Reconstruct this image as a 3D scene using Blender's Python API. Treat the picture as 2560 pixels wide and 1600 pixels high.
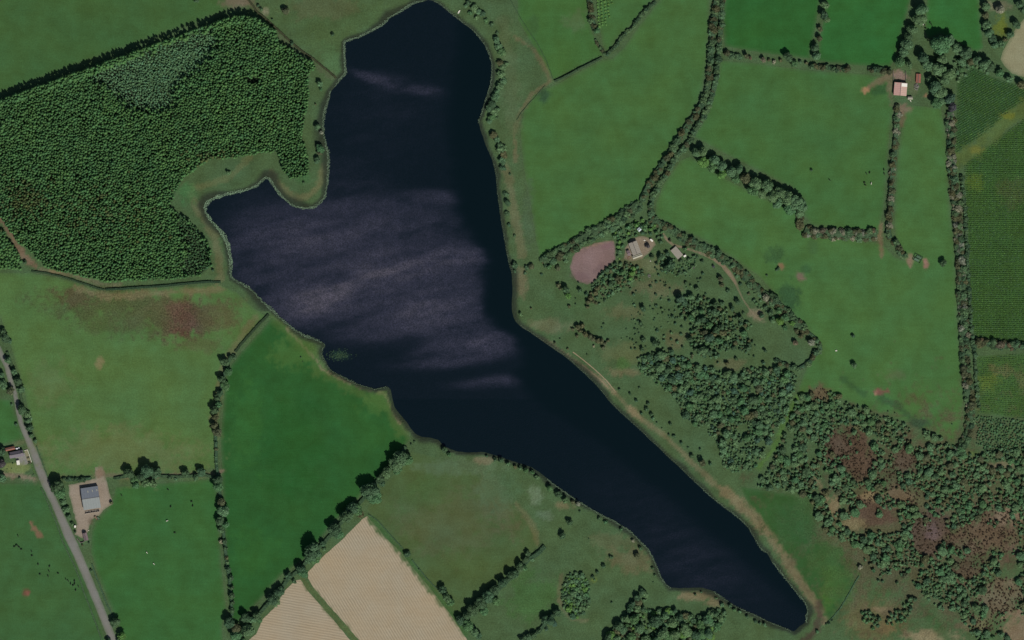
import bpy, bmesh, math, random
import numpy as np
from mathutils import Vector, Matrix, geometry

# ------------------------------------------------------------------ clear, camera, light
for o in list(bpy.data.objects):
    bpy.data.objects.remove(o, do_unlink=True)
scene = bpy.context.scene
COL = scene.collection
S = 0.4                                   # metres per pixel of the 2560 px wide photograph


def W(u, v):
    return ((u - 1280.0) * S, (800.0 - v) * S)


cam_data = bpy.data.cameras.new("camera")
cam = bpy.data.objects.new("camera", cam_data)
COL.objects.link(cam)
CAM_H = 4500.0
cam.location = (0, 0, CAM_H)
cam.rotation_euler = (0, 0, 0)
cam_data.sensor_width = 36.0
cam_data.lens = 36.0 * CAM_H / 1024.0
cam_data.clip_start = 10.0
cam_data.clip_end = 20000.0
scene.camera = cam

SUN_EL, SUN_AZ = 43.0, 152.0              # azimuth from north, clockwise
world = bpy.data.worlds.new("World")
scene.world = world
world.use_nodes = True
wn = world.node_tree
bg = wn.nodes["Background"]
sky = wn.nodes.new("ShaderNodeTexSky")
sky.sky_type = 'NISHITA'
sky.sun_disc = False
sky.sun_elevation = math.radians(SUN_EL)
sky.sun_rotation = math.radians(SUN_AZ)
sky.altitude = 100
wn.links.new(sky.outputs[0], bg.inputs[0])
bg.inputs[1].default_value = 0.05

sun_data = bpy.data.lights.new("sun", 'SUN')
sun_data.energy = 4.0
sun_data.angle = math.radians(0.5)
sun_data.color = (1.0, 0.96, 0.89)
sun = bpy.data.objects.new("sun", sun_data)
COL.objects.link(sun)
_e, _a = math.radians(SUN_EL), math.radians(SUN_AZ)
sdir = Vector((math.sin(_a) * math.cos(_e), math.cos(_a) * math.cos(_e), math.sin(_e)))
sun.rotation_euler = sdir.to_track_quat('Z', 'Y').to_euler()
sun.location = sdir * 3000

scene.view_settings.view_transform = 'Standard'
scene.view_settings.look = 'None'
scene.view_settings.exposure = 0.0
scene.view_settings.gamma = 1.0
scene.view_settings.use_curve_mapping = False
scene.cycles.max_bounces = 5

KILL = 0.98                               # light reaching level ground: turns a seen colour into the albedo that gives it


def lin(c):
    c = np.asarray(c, float) / 255.0
    return np.where(c <= 0.04045, c / 12.92, ((c + 0.055) / 1.055) ** 2.4)


def alb(rgb, k=1.0):
    return tuple(float(x) for x in np.clip(lin(rgb) / KILL * k, 0, 0.9))


RNG = random.Random(11)
NP = np.random.default_rng(5)

# ------------------------------------------------------------------ object helpers


def tag(o, label=None, cat=None, group=None, kind=None):
    if label:
        o["label"] = label
    if cat:
        o["category"] = cat
    if group:
        o["group"] = group
    if kind:
        o["kind"] = kind
    return o


def mesh_obj(name, verts, faces, mat=None, parent=None, smooth=False):
    me = bpy.data.meshes.new(name)
    me.from_pydata([tuple(v) for v in verts], [], [tuple(f) for f in faces])
    me.update()
    if smooth:
        me.polygons.foreach_set("use_smooth", [True] * len(me.polygons))
    return link(name, me, mat, parent)


def link(name, me, mat=None, parent=None):
    o = bpy.data.objects.new(name, me)
    if mat is not None and len(me.materials) == 0:
        me.materials.append(mat)
    COL.objects.link(o)
    if parent is not None:
        o.parent = parent
    return o


def empty(name, loc, rz=0.0):
    o = bpy.data.objects.new(name, None)
    o.empty_display_size = 0.5
    COL.objects.link(o)
    o.location = loc
    o.rotation_euler = (0, 0, rz)
    return o


def set_tint(me, cols):
    """cols: n x 4 linear colour per vertex; alpha is how rough the plant cover is"""
    a = me.color_attributes.new("tint", 'FLOAT_COLOR', 'POINT')
    a.data.foreach_set("color", np.asarray(cols, np.float32).ravel())


class MB:
    def __init__(self):
        self.v, self.f = [], []

    def add(self, verts, faces):
        n = len(self.v)
        self.v += [tuple(p) for p in verts]
        self.f += [tuple(i + n for i in f) for f in faces]

    def box(self, cx, cy, cz, sx, sy, sz, rz=0.0):
        c, s = math.cos(rz), math.sin(rz)
        vs = []
        for z in (-1, 1):
            for x, y in ((-1, -1), (1, -1), (1, 1), (-1, 1)):
                X, Y = x * sx / 2, y * sy / 2
                vs.append((cx + X * c - Y * s, cy + X * s + Y * c, cz + z * sz / 2))
        self.add(vs, [(3, 2, 1, 0), (4, 5, 6, 7), (0, 1, 5, 4), (1, 2, 6, 5), (2, 3, 7, 6), (3, 0, 4, 7)])

    def tube(self, p0, p1, r0, r1, n=6):
        p0, p1 = Vector(p0), Vector(p1)
        d = (p1 - p0).normalized()
        a = d.orthogonal().normalized()
        b = d.cross(a)
        vs = []
        for p, r in ((p0, r0), (p1, r1)):
            for i in range(n):
                t = 2 * math.pi * i / n
                vs.append(p + a * (math.cos(t) * r) + b * (math.sin(t) * r))
        self.add(vs, [(i, (i + 1) % n, n + (i + 1) % n, n + i) for i in range(n)] + [tuple(range(n - 1, -1, -1)), tuple(range(n, 2 * n))])

    def obj(self, name, mat, parent=None, smooth=False):
        return mesh_obj(name, self.v, self.f, mat, parent, smooth)

# ------------------------------------------------------------------ materials


def new_mat(name):
    m = bpy.data.materials.new(name)
    m.use_nodes = True
    nt = m.node_tree
    return m, nt, nt.nodes["Principled BSDF"]


def ramp_noise(nt, scale, lo, hi, detail=3.0, rough=0.6, vec=None):
    """a noise stretched to lo..hi as a value socket"""
    n = nt.nodes.new("ShaderNodeTexNoise")
    n.inputs["Scale"].default_value = scale
    n.inputs["Detail"].default_value = detail
    n.inputs["Roughness"].default_value = rough
    if vec is not None:
        nt.links.new(vec, n.inputs["Vector"])
    mr = nt.nodes.new("ShaderNodeMapRange")
    mr.inputs[1].default_value = 0.28
    mr.inputs[2].default_value = 0.72
    mr.inputs[3].default_value = lo
    mr.inputs[4].default_value = hi
    nt.links.new(n.outputs[0], mr.inputs[0])
    return mr.outputs[0]


def mul_val(nt, col, val):
    vm = nt.nodes.new("ShaderNodeVectorMath")
    vm.operation = 'SCALE'
    nt.links.new(col, vm.inputs[0])
    nt.links.new(val, vm.inputs["Scale"])
    return vm.outputs[0]


def math_node(nt, op, a, b):
    n = nt.nodes.new("ShaderNodeMath")
    n.operation = op
    for i, x in enumerate((a, b)):
        if isinstance(x, (int, float)):
            n.inputs[i].default_value = x
        else:
            nt.links.new(x, n.inputs[i])
    return n.outputs[0]


def ground_material(name, fine=0.16, mid=0.16, stripes=None, drift=1.0):
    m, nt, p = new_mat(name)
    at = nt.nodes.new("ShaderNodeAttribute")
    at.attribute_name = "tint"
    geo = nt.nodes.new("ShaderNodeNewGeometry")
    pos = geo.outputs["Position"]
    # broad hue drift between yellower and bluer grass
    hue = nt.nodes.new("ShaderNodeMix")
    hue.data_type = 'RGBA'
    hue.blend_type = 'MULTIPLY'
    hue.inputs["Factor"].default_value = 1.0
    cr = nt.nodes.new("ShaderNodeMix")
    cr.data_type = 'RGBA'
    cr.inputs["A"].default_value = (1 + .15 * drift, 1 + .02 * drift, 1 - .14 * drift, 1)
    cr.inputs["B"].default_value = (1 - .14 * drift, 1 - .015 * drift, 1 + .12 * drift, 1)
    nt.links.new(ramp_noise(nt, 0.03, 0, 1, 4, 0.65, pos), cr.inputs["Factor"])
    nt.links.new(at.outputs["Color"], hue.inputs["A"])
    nt.links.new(cr.outputs["Result"], hue.inputs["B"])
    c = hue.outputs["Result"]
    c = mul_val(nt, c, ramp_noise(nt, 0.06, 1 - mid, 1 + mid, 5, 0.6, pos))
    c = mul_val(nt, c, ramp_noise(nt, 0.9, 1 - fine, 1 + fine, 3, 0.7, pos))
    # faint drift along the lie of the land, as grazing and rolling leave it
    mp = nt.nodes.new("ShaderNodeMapping")
    mp.inputs["Rotation"].default_value = (0, 0, math.radians(24))
    mp.inputs["Scale"].default_value = (0.03, 0.5, 0.5)
    nt.links.new(pos, mp.inputs["Vector"])
    c = mul_val(nt, c, ramp_noise(nt, 1.0, 0.955, 1.045, 3, 0.6, mp.outputs[0]))
    # tussocks: strength comes with the plant cover (alpha of the tint)
    sp = ramp_noise(nt, 0.62, -1.0, 1.0, 2, 0.8, pos)
    k = math_node(nt, 'MULTIPLY', sp, at.outputs["Alpha"])
    k = math_node(nt, 'MULTIPLY', k, 0.62)
    k = math_node(nt, 'ADD', k, 1.0)
    k = math_node(nt, 'MAXIMUM', k, 0.2)
    c = mul_val(nt, c, k)
    if stripes:
        ang, period, amp = stripes
        dotn = nt.nodes.new("ShaderNodeVectorMath")
        dotn.operation = 'DOT_PRODUCT'
        nt.links.new(pos, dotn.inputs[0])
        dotn.inputs[1].default_value = (math.cos(ang) * 2 * math.pi / period, math.sin(ang) * 2 * math.pi / period, 0)
        wob = ramp_noise(nt, 0.15, -0.6, 0.6, 2, 0.5, pos)
        s = math_node(nt, 'SINE', math_node(nt, 'ADD', dotn.outputs["Value"], wob), 0)
        s = math_node(nt, 'MULTIPLY', s, ramp_noise(nt, 0.04, amp * 0.3, amp, 3, 0.6, pos))
        c = mul_val(nt, c, math_node(nt, 'ADD', s, 1.0))
        bmp = nt.nodes.new("ShaderNodeBump")
        bmp.inputs["Strength"].default_value = 0.5
        bmp.inputs["Distance"].default_value = 0.12
        nt.links.new(s, bmp.inputs["Height"])
        nt.links.new(bmp.outputs[0], p.inputs["Normal"])
    nt.links.new(c, p.inputs["Base Color"])
    p.inputs["Roughness"].default_value = 0.95
    p.inputs["Specular IOR Level"].default_value = 0.1
    return m


def leaf_material(name, attr=False):
    m, nt, p = new_mat(name)
    if attr:
        a = nt.nodes.new("ShaderNodeAttribute")
        a.attribute_name = "tint"
        c = a.outputs["Color"]
    else:
        a = nt.nodes.new("ShaderNodeObjectInfo")
        c = a.outputs["Color"]
    geo = nt.nodes.new("ShaderNodeNewGeometry")
    pos = geo.outputs["Position"]
    c = mul_val(nt, c, ramp_noise(nt, 0.85, 0.68, 1.34, 3, 0.7, pos))
    rp = nt.nodes.new("ShaderNodeMapRange")
    rp.inputs[3].default_value = 0.75
    rp.inputs[4].default_value = 1.3
    nt.links.new(geo.outputs["Random Per Island"], rp.inputs[0])
    c = mul_val(nt, c, rp.outputs[0])
    nt.links.new(c, p.inputs["Base Color"])
    p.inputs["Roughness"].default_value = 0.8
    p.inputs["Specular IOR Level"].default_value = 0.15
    tr = nt.nodes.new("ShaderNodeBsdfTranslucent")
    nt.links.new(c, tr.inputs["Color"])
    mx = nt.nodes.new("ShaderNodeMixShader")
    mx.inputs[0].default_value = 0.38
    nt.links.new(p.outputs[0], mx.inputs[1])
    nt.links.new(tr.outputs[0], mx.inputs[2])
    nt.links.new(mx.outputs[0], nt.nodes["Material Output"].inputs["Surface"])
    return m


def plain(name, rgb, var=0.15, scale=1.2, rough=0.85, spec=0.3, metal=0.0, k=1.0):
    m, nt, p = new_mat(name)
    rgbn = nt.nodes.new("ShaderNodeRGB")
    rgbn.outputs[0].default_value = (*alb(rgb, k), 1)
    tc = nt.nodes.new("ShaderNodeNewGeometry")
    c = mul_val(nt, rgbn.outputs[0], ramp_noise(nt, scale, 1 - var, 1 + var, 4, 0.7, tc.outputs["Position"]))
    nt.links.new(c, p.inputs["Base Color"])
    p.inputs["Roughness"].default_value = rough
    p.inputs["Specular IOR Level"].default_value = spec
    p.inputs["Metallic"].default_value = metal
    return m


M_GROUND = ground_material("rough_ground", 0.28, 0.22, None, .6)
M_FIELD = ground_material("pasture", 0.19, 0.17, None, .75)
M_BARE = ground_material("bare_soil", 0.22, 0.13, None, .3)
M_ROAD = ground_material("worn_tarmac", 0.09, 0.08, None, .2)
M_TILL_A = ground_material("tilled_soil", 0.09, 0.05, (math.radians(31), 2.5, 0.2), .35)
M_TILL_B = ground_material("tilled_soil_cross", 0.09, 0.05, (math.radians(80), 2.6, 0.2), .35)
M_LEAF = leaf_material("leaves")
M_LEAF_A = leaf_material("leaves_mass", True)
M_BARK = plain("bark", (70, 62, 50))

# ------------------------------------------------------------------ plane geometry


def chain(*parts):
    """parts: (col, row, 'x y x y ...') in a 2419 px wide view of a 640 x 400 tile -> photograph pixels"""
    out = []
    for c, r, s in parts:
        n = [float(x) for x in s.split()]
        for i in range(0, len(n), 2):
            out.append((c * 640 + n[i] / 3.78, r * 400 + n[i + 1] / 3.78))
    return out


def pts(s):
    n = [float(x) for x in s.replace(',', ' ').split()]
    return [(n[i], n[i + 1]) for i in range(0, len(n), 2)]


def seg_dist(P, poly, closed=False):
    """distance of points P (n x 2) to a polyline"""
    A = np.asarray(poly, float)
    B = np.roll(A, -1, 0) if closed else A[1:]
    A = A if closed else A[:-1]
    d = np.full(len(P), 1e9)
    for a, b in zip(A, B):
        ab = b - a
        L = (ab @ ab) or 1e-9
        t = np.clip(((P - a) @ ab) / L, 0, 1)
        q = a + t[:, None] * ab
        d = np.minimum(d, np.hypot(P[:, 0] - q[:, 0], P[:, 1] - q[:, 1]))
    return d


def inside(P, poly):
    P = np.asarray(P, float)
    A = np.asarray(poly, float)
    x, y = P[:, 0], P[:, 1]
    r = np.zeros(len(P), bool)
    j = len(A) - 1
    for i in range(len(A)):
        xi, yi, xj, yj = *A[i], *A[j]
        c = ((yi > y) != (yj > y)) & (x < (xj - xi) * (y - yi) / ((yj - yi) or 1e-12) + xi)
        r ^= c
        j = i
    return r


def sstep(x, a, b):
    t = np.clip((x - a) / (b - a), 0, 1)
    return t * t * (3 - 2 * t)


_NG = NP.random((256, 256))


def vnoise(x, y, cell):
    """smooth value noise 0..1"""
    X, Y = np.asarray(x, float) / cell, np.asarray(y, float) / cell
    i, j = np.floor(X).astype(int), np.floor(Y).astype(int)
    fx, fy = X - i, Y - j
    fx, fy = fx * fx * (3 - 2 * fx), fy * fy * (3 - 2 * fy)
    g = lambda a, b: _NG[a % 256, b % 256]
    return (g(i, j) * (1 - fx) + g(i + 1, j) * fx) * (1 - fy) + (g(i, j + 1) * (1 - fx) + g(i + 1, j + 1) * fx) * fy


def fbm(x, y, cell):
    return 0.5 * vnoise(x, y, cell) + 0.3 * vnoise(x + 91.3, y - 40.7, cell / 2.1) + 0.2 * vnoise(x - 17.1, y + 70.9, cell / 4.3)


LAKE = chain(
    (1, 0, "1590 5 1480 30 1380 95 1260 165 1190 235 1060 305 960 355 850 385 832 400 835 520 840 620 845 690 800 740 770 780 740 815 700 860 685 930 655 1020 640 1090 632 1180 640 1270 660 1370 680 1440 682 1505"),
    (1, 1, "682 120 672 220 655 330 610 400 540 450 460 455 370 440 290 385 220 315 165 240 130 175 90 165 50 200 0 245"),
    (0, 1, "2300 290 2160 315 2040 350 1960 400 1935 440 1945 510 2000 580 2060 650 2120 730 2155 820 2170 900 2180 990 2175 1070 2190 1120 2260 1160 2340 1200 2400 1250"),
    (1, 1, "0 1275 60 1340 140 1410 220 1490"),
    (1, 2, "330 70 450 145 560 185 625 215 650 240 630 270 615 310 640 370 690 460 740 500 860 560 960 610 1060 640 1130 660 1200 640 1240 635 1265 660 1280 740 1300 820 1350 890 1420 970 1450 1020 1500 1080 1560 1110 1650 1120 1720 1140 1760 1190 1840 1230 1900 1250 2020 1260 2150 1255 2240 1280 2310 1300 2419 1340"),
    (2, 2, "60 1360 180 1395 250 1440 330 1505"),
    (2, 3, "430 70 560 160 680 235 800 310 920 370 1030 430 1120 490 1210 580 1280 650 1330 740 1370 830 1400 910 1440 975 1500 1025 1600 1030 1700 1025 1800 1025 1900 1055 2000 1120 2100 1190 2200 1240 2300 1280 2419 1340"),
    (3, 3, "60 1365 150 1400 220 1430 250 1440 300 1390 360 1350 375 1250 370 1190 330 1130 270 1060 230 1010 150 910 90 830 40 770 0 690"),
    (2, 3, "2360 660 2300 560 2240 450 2190 400 2100 320 2000 250 1900 170 1830 110 1760 40"),
    (2, 2, "1715 1512 1640 1440 1570 1370 1480 1290 1390 1200 1300 1120 1220 1040 1130 960 1030 870 940 780 860 680 780 590 700 510 620 440 540 370 460 310 360 240 260 170 150 95 80 50 40 10"),
    (2, 1, "20 1480 8 1430 5 1350 12 1200 5 1080"),
    (1, 1, "2388 950 2370 860 2345 700 2320 560 2300 420 2285 300 2275 150 2255 60 2240 0"),
    (1, 0, "2190 1400 2140 1260 2110 1160 2105 1140 2130 1090 2150 1010 2180 920 2200 860 2220 800 2232 700 2230 600 2210 520 2170 430 2110 350 2040 270 1960 215 1900 165 1830 110 1760 50 1680 5 1630 -12"),
)


def densify(poly, step, jit=0.0, closed=True):
    out = []
    n = len(poly)
    for i in range(n if closed else n - 1):
        a, b = poly[i], poly[(i + 1) % n]
        L = math.hypot(b[0] - a[0], b[1] - a[1])
        k = max(1, int(L / step))
        for q in range(k):
            t = q / k
            j = 0 if q == 0 else jit
            out.append((a[0] + (b[0] - a[0]) * t + RNG.uniform(-j, j), a[1] + (b[1] - a[1]) * t + RNG.uniform(-j, j)))
    if not closed:
        out.append(poly[-1])
    return out


LAKE_D = densify(LAKE, 8, 0.7)
LAKE_A = np.array(LAKE_D)


def lake_sd(P):
    """signed distance to the shore in photograph pixels: positive on land"""
    d = seg_dist(P, LAKE_A, True)
    return np.where(inside(P, LAKE_A), -d, d)

# ------------------------------------------------------------------ what grows or lies where (photograph pixels)

STROKES = []


def E(u, v, rx, ry, rgb, op=0.7, rot=0, rough=None):
    STROKES.append(("e", (u, v, rx, ry, math.radians(rot)), lin(rgb) / KILL, op, rough))


def L(s, w, rgb, op=0.7, rough=None):
    STROKES.append(("l", (pts(s), w), lin(rgb) / KILL, op, rough))


# north-west meadow, plantation margins
E(590, 6, 40, 16, (108, 97, 82), .8)
E(664, 30, 9, 11, (125, 122, 102), .8)
E(820, 60, 170, 70, (70, 92, 55), .6)
E(800, 18, 90, 30, (88, 88, 62), .45)
E(640, 20, 14, 8, (90, 88, 70), .6)
E(830, 150, 26, 55, (74, 106, 70), .6, rot=-20)
L("690 82 740 122 790 165 836 196", 12, (84, 90, 70), .5)
L("680 432 700 470 740 496 775 490 800 460 808 415", 13, (100, 100, 70), .7)
E(755, 445, 26, 18, (60, 95, 55), .6)
L("625 395 580 440 520 462 485 470", 12, (96, 100, 66), .55)
L("478 490 505 540 535 590 550 640 550 690", 15, (98, 98, 70), .65)
E(470, 485, 26, 26, (62, 106, 62), .6)
L("0 545 20 570 40 612 60 640 88 668", 11, (112, 92, 76), .85)
L("100 674 185 690 265 714 300 712", 10, (112, 104, 84), .6)
E(140, 676, 22, 6, (135, 118, 90), .6)
# rushy pasture west of the lough
E(420, 782, 170, 56, (84, 90, 58), .7, rough=.6)
E(400, 775, 120, 46, (80, 80, 56), .75, rough=.8)
E(470, 800, 76, 52, (78, 70, 54), .9, rough=1.1)
E(458, 806, 46, 38, (86, 66, 55), .85, rough=1.1)
E(445, 768, 36, 20, (92, 72, 60), .6)
E(240, 752, 150, 46, (72, 84, 52), .8, rough=.8)
E(190, 742, 56, 26, (80, 72, 52), .75, rough=.8)
E(300, 800, 130, 40, (72, 84, 54), .6, rough=.7)
E(545, 795, 56, 44, (82, 84, 56), .7, rough=.6)
E(500, 860, 60, 22, (82, 88, 58), .6, rough=.5)
E(300, 1130, 220, 62, (98, 106, 70), .55)
E(120, 960, 60, 50, (92, 106, 68), .45)
E(250, 908, 12, 16, (128, 112, 86), .6)
L("190 720 265 740 400 732 550 724", 13, (108, 102, 74), .75)
L("640 792 562 900 545 985 532 1060", 13, (100, 100, 70), .65)
# emerald field
L("690 800 770 865 800 925 860 955 950 995 1015 1085", 26, (80, 102, 54), .45)
L("715 818 790 900 802 922 900 970 962 985 975 1015 1000 1060", 4.5, (122, 112, 88), .6)
E(740, 880, 60, 40, (74, 106, 52), .5)
E(950, 1010, 42, 32, (74, 106, 50), .5)
E(720, 1120, 90, 130, (36, 82, 36), .5)
E(620, 1060, 40, 120, (52, 98, 46), .5)
E(640, 1380, 60, 60, (50, 96, 44), .45)
E(900, 1080, 70, 60, (48, 92, 44), .4)
# brown field, marsh south of the lough
E(1120, 1300, 130, 90, (81, 90, 62), .65)
E(1240, 1250, 40, 90, (90, 90, 66), .5, rot=-30)
E(1060, 1230, 60, 50, (68, 94, 52), .5)
E(1180, 1420, 80, 40, (70, 90, 52), .45)
E(1160, 1165, 130, 24, (82, 102, 74), .7)
E(1250, 1225, 60, 50, (72, 98, 68), .6)
E(1340, 1240, 22, 26, (104, 124, 100), .65, rough=.4)
E(1362, 1288, 24, 15, (100, 120, 98), .5)
E(1412, 1264, 30, 11, (118, 108, 82), .6)
E(1215, 1150, 32, 9, (116, 106, 84), .6)
L("1290 1260 1330 1310 1345 1360", 10, (112, 104, 76), .4)
L("925 1297 1010 1388 1060 1452 1120 1524 1160 1580", 13, (60, 90, 50), .85)
L("757 1450 800 1502 845 1552 895 1606", 11, (78, 92, 56), .9)
E(1330, 1490, 70, 60, (62, 98, 52), .6)
E(1580, 1400, 60, 30, (100, 94, 70), .6)
E(1540, 1355, 60, 25, (92, 94, 66), .5)
E(1740, 1490, 55, 11, (122, 108, 84), .65)
E(1785, 1507, 28, 11, (120, 106, 82), .6)
L("1398 1500 1408 1526 1430 1548 1470 1552", 6, (102, 102, 76), .6)
L("1405 1440 1398 1480 1400 1505", 7, (98, 92, 70), .5)
E(1486, 1451, 8, 6, (104, 124, 62), .7)
E(1620, 1590, 60, 40, (70, 90, 58), .5)
# dry bank and field at the south-east end
L("1812 1228 1852 1262 1892 1302 1932 1348 1962 1394 2002 1454 2042 1514 2062 1552", 18, (116, 107, 82), .8)
E(2072, 1490, 22, 60, (72, 110, 46), .5)
E(2000, 1300, 70, 70, (48, 84, 46), .5)
E(2180, 1540, 90, 60, (98, 94, 64), .75, rough=.4)
E(2215, 1482, 55, 20, (62, 90, 52), .7)
E(2200, 1524, 45, 11, (128, 112, 88), .65, rot=12)
E(2330, 1592, 75, 22, (134, 124, 96), .85)
L("2290 1505 2330 1548 2372 1602", 22, (58, 88, 52), .75)
E(2440, 1560, 40, 25, (118, 108, 82), .55)
E(2222, 1568, 26, 20, (118, 102, 74), .55)
L("2002 980 1986 1010 1966 1050 1950 1086 1934 1122 1898 1168", 12, (74, 106, 52), .8)
E(420, 175, 150, 60, (66, 92, 62), .8, rot=-20)
# heath
E(2300, 1300, 330, 270, (82, 78, 58), .8, rough=.75)
E(2110, 1110, 64, 46, (80, 66, 54), .95, rough=.8)
E(2150, 1160, 64, 42, (81, 67, 55), .95, rough=.8)
E(2264, 1150, 48, 42, (82, 69, 56), .9, rough=.8)
E(2050, 985, 36, 22, (96, 80, 62), .8, rough=.6)
E(2325, 1335, 66, 62, (82, 69, 61), .85, rough=.7)
E(2328, 1330, 22, 24, (98, 82, 84), .5)
E(2185, 1285, 62, 36, (84, 68, 56), .9, rough=.8)
E(2084, 1263, 23, 28, (120, 108, 82), .8)
L("2042 1195 2056 1222 2066 1248", 9, (116, 106, 80), .7)
E(2185, 1236, 25, 14, (124, 110, 82), .75)
E(2250, 1240, 42, 30, (104, 88, 70), .7, rough=.5)
E(2475, 1330, 95, 70, (92, 78, 64), .85, rough=.7)
E(2520, 1290, 40, 25, (124, 108, 88), .65)
E(2500, 1490, 74, 52, (106, 94, 76), .75, rough=.5)
E(2545, 1570, 40, 40, (128, 108, 88), .75)
E(2410, 1430, 42, 30, (84, 70, 57), .7, rough=.6)
E(2130, 1312, 32, 18, (118, 108, 78), .75)
E(2510, 1165, 40, 14, (124, 112, 88), .6)
E(1985, 1300, 60, 70, (52, 86, 48), .85)
E(2060, 1400, 50, 50, (56, 88, 48), .85)
E(2095, 1460, 40, 60, (60, 92, 48), .8)
L("2048 1510 2050 1545 2040 1575 2010 1600", 16, (68, 58, 50), .8)
E(1893, 788, 20, 12, (124, 114, 94), .75, rot=20)
# common east of the lough
E(1640, 720, 60, 26, (104, 92, 72), .42, rough=.6)
E(1560, 780, 56, 20, (94, 94, 66), .55)
E(1552, 930, 38, 15, (124, 108, 84), .42, rough=.6)
E(1690, 850, 32, 26, (100, 90, 70), .42, rough=.6)
E(1560, 885, 60, 30, (92, 98, 66), .55)
E(1555, 910, 22, 18, (60, 98, 50), .65)
E(1370, 812, 56, 20, (102, 102, 76), .6)
E(1302, 705, 18, 46, (112, 104, 80), .65)
E(1830, 912, 36, 18, (106, 96, 72), .42, rough=.6)
E(1420, 760, 70, 40, (66, 92, 58), .5)
E(1610, 660, 60, 22, (100, 98, 70), .55)
L("1300 817 1340 842 1380 864 1430 897 1470 927 1510 957 1538 983", 8, (124, 113, 88), .75)
L("1538 983 1572 1022 1602 1047 1652 1082 1702 1127 1742 1167 1795 1218", 9, (112, 106, 80), .65)
E(1585, 1030, 24, 8, (132, 120, 92), .6, rot=40)
# east shore of the upper lough
L("1285 92 1330 120 1360 165 1376 202 1330 236 1300 282 1286 332 1290 402", 7, (104, 94, 70), .55)
L("1266 420 1282 500 1297 580 1306 640", 15, (102, 103, 76), .65, rough=.35)
L("1255 60 1275 140 1278 250 1285 330", 26, (82, 98, 68), .6)
E(1322, 540, 16, 80, (72, 92, 68), .55)
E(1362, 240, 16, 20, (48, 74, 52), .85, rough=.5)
E(1440, 55, 30, 26, (88, 100, 72), .4)
E(1335, 60, 14, 30, (58, 88, 54), .5)
E(1480, 650, 34, 26, (134, 112, 110), .5)
E(1520, 615, 16, 9, (120, 92, 96), .6)
E(1450, 690, 22, 14, (108, 88, 90), .5)
E(1498, 672, 20, 10, (104, 86, 88), .5, rot=-45)
L("1440 628 1500 608 1532 604", 3, (140, 116, 98), .6)
# farmyard and pastures in the north-east
E(2166, 226, 9, 8, (158, 124, 96), .9)
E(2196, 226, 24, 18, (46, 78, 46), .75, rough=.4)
L("2176 216 2215 192 2238 180", 11, (118, 100, 82), .65)
E(2250, 189, 19, 17, (126, 106, 96), .95)
E(2226, 218, 8, 38, (110, 100, 78), .65)
E(2262, 272, 24, 14, (122, 100, 84), .75)
L("2256 268 2254 312", 10, (108, 94, 74), .65)
E(2284, 215, 14, 40, (94, 98, 72), .55)
E(2316, 238, 8, 7, (150, 110, 88), .8)
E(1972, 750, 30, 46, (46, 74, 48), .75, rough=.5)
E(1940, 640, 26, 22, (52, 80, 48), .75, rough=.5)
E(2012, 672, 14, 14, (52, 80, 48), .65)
E(1954, 664, 9, 10, (130, 100, 76), .8)
E(2002, 692, 13, 12, (112, 94, 82), .85)
E(2194, 980, 13, 9, (112, 76, 68), .95)
E(2190, 982, 4, 4, (165, 125, 100), .9)
E(2215, 977, 9, 5, (112, 78, 68), .85)
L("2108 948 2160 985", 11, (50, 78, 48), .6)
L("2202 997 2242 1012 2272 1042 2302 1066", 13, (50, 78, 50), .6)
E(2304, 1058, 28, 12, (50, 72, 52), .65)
E(2235, 938, 40, 14, (90, 98, 70), .5)
E(2274, 650, 9, 15, (130, 108, 90), .85)
E(2313, 657, 7, 15, (146, 108, 98), .9)
L("2203 560 2200 590 2205 640", 7, (112, 98, 76), .75)
E(2031, 615, 12, 20, (60, 88, 54), .5)
L("2385 402 2440 372 2500 322 2565 262", 28, (80, 98, 52), .8, rough=.4)
E(2522, 290, 14, 9, (110, 116, 40), .55)
E(2440, 372, 22, 10, (112, 112, 50), .5)
E(2440, 455, 24, 24, (92, 110, 42), .5)
E(2530, 480, 40, 40, (82, 84, 56), .4)
E(2500, 925, 30, 14, (104, 92, 66), .45)
E(2555, 960, 16, 34, (105, 96, 70), .4)
E(2470, 955, 30, 22, (96, 112, 48), .5)
E(2437, 1135, 16, 8, (86, 110, 60), .7)
E(2505, 62, 22, 30, (92, 102, 38), .85)
E(2490, 15, 40, 12, (118, 112, 90), .6)
# roadside, farm and house in the south-west
L("77 1306 86 1324 100 1340", 7, (122, 94, 76), .85)
E(66, 1482, 12, 9, (96, 70, 55), .95, rot=20)
E(69, 1483, 6, 4, (128, 88, 76), .8)
E(250, 1182, 14, 12, (122, 104, 86), .85)
L("262 1188 350 1192 540 1184", 7, (108, 100, 80), .65)
E(552, 1178, 15, 7, (120, 104, 88), .85)
E(225, 1303, 9, 12, (96, 84, 70), .6)
E(45, 1172, 42, 14, (112, 124, 76), .85)
L("14 1188 50 1191 84 1197", 10, (122, 110, 92), .85)
L("40 1112 62 1104", 8, (98, 104, 76), .5)
BASE_GRASS = lin((70, 92, 60)) / KILL
VERGE = lin((72, 94, 62)) / KILL


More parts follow.
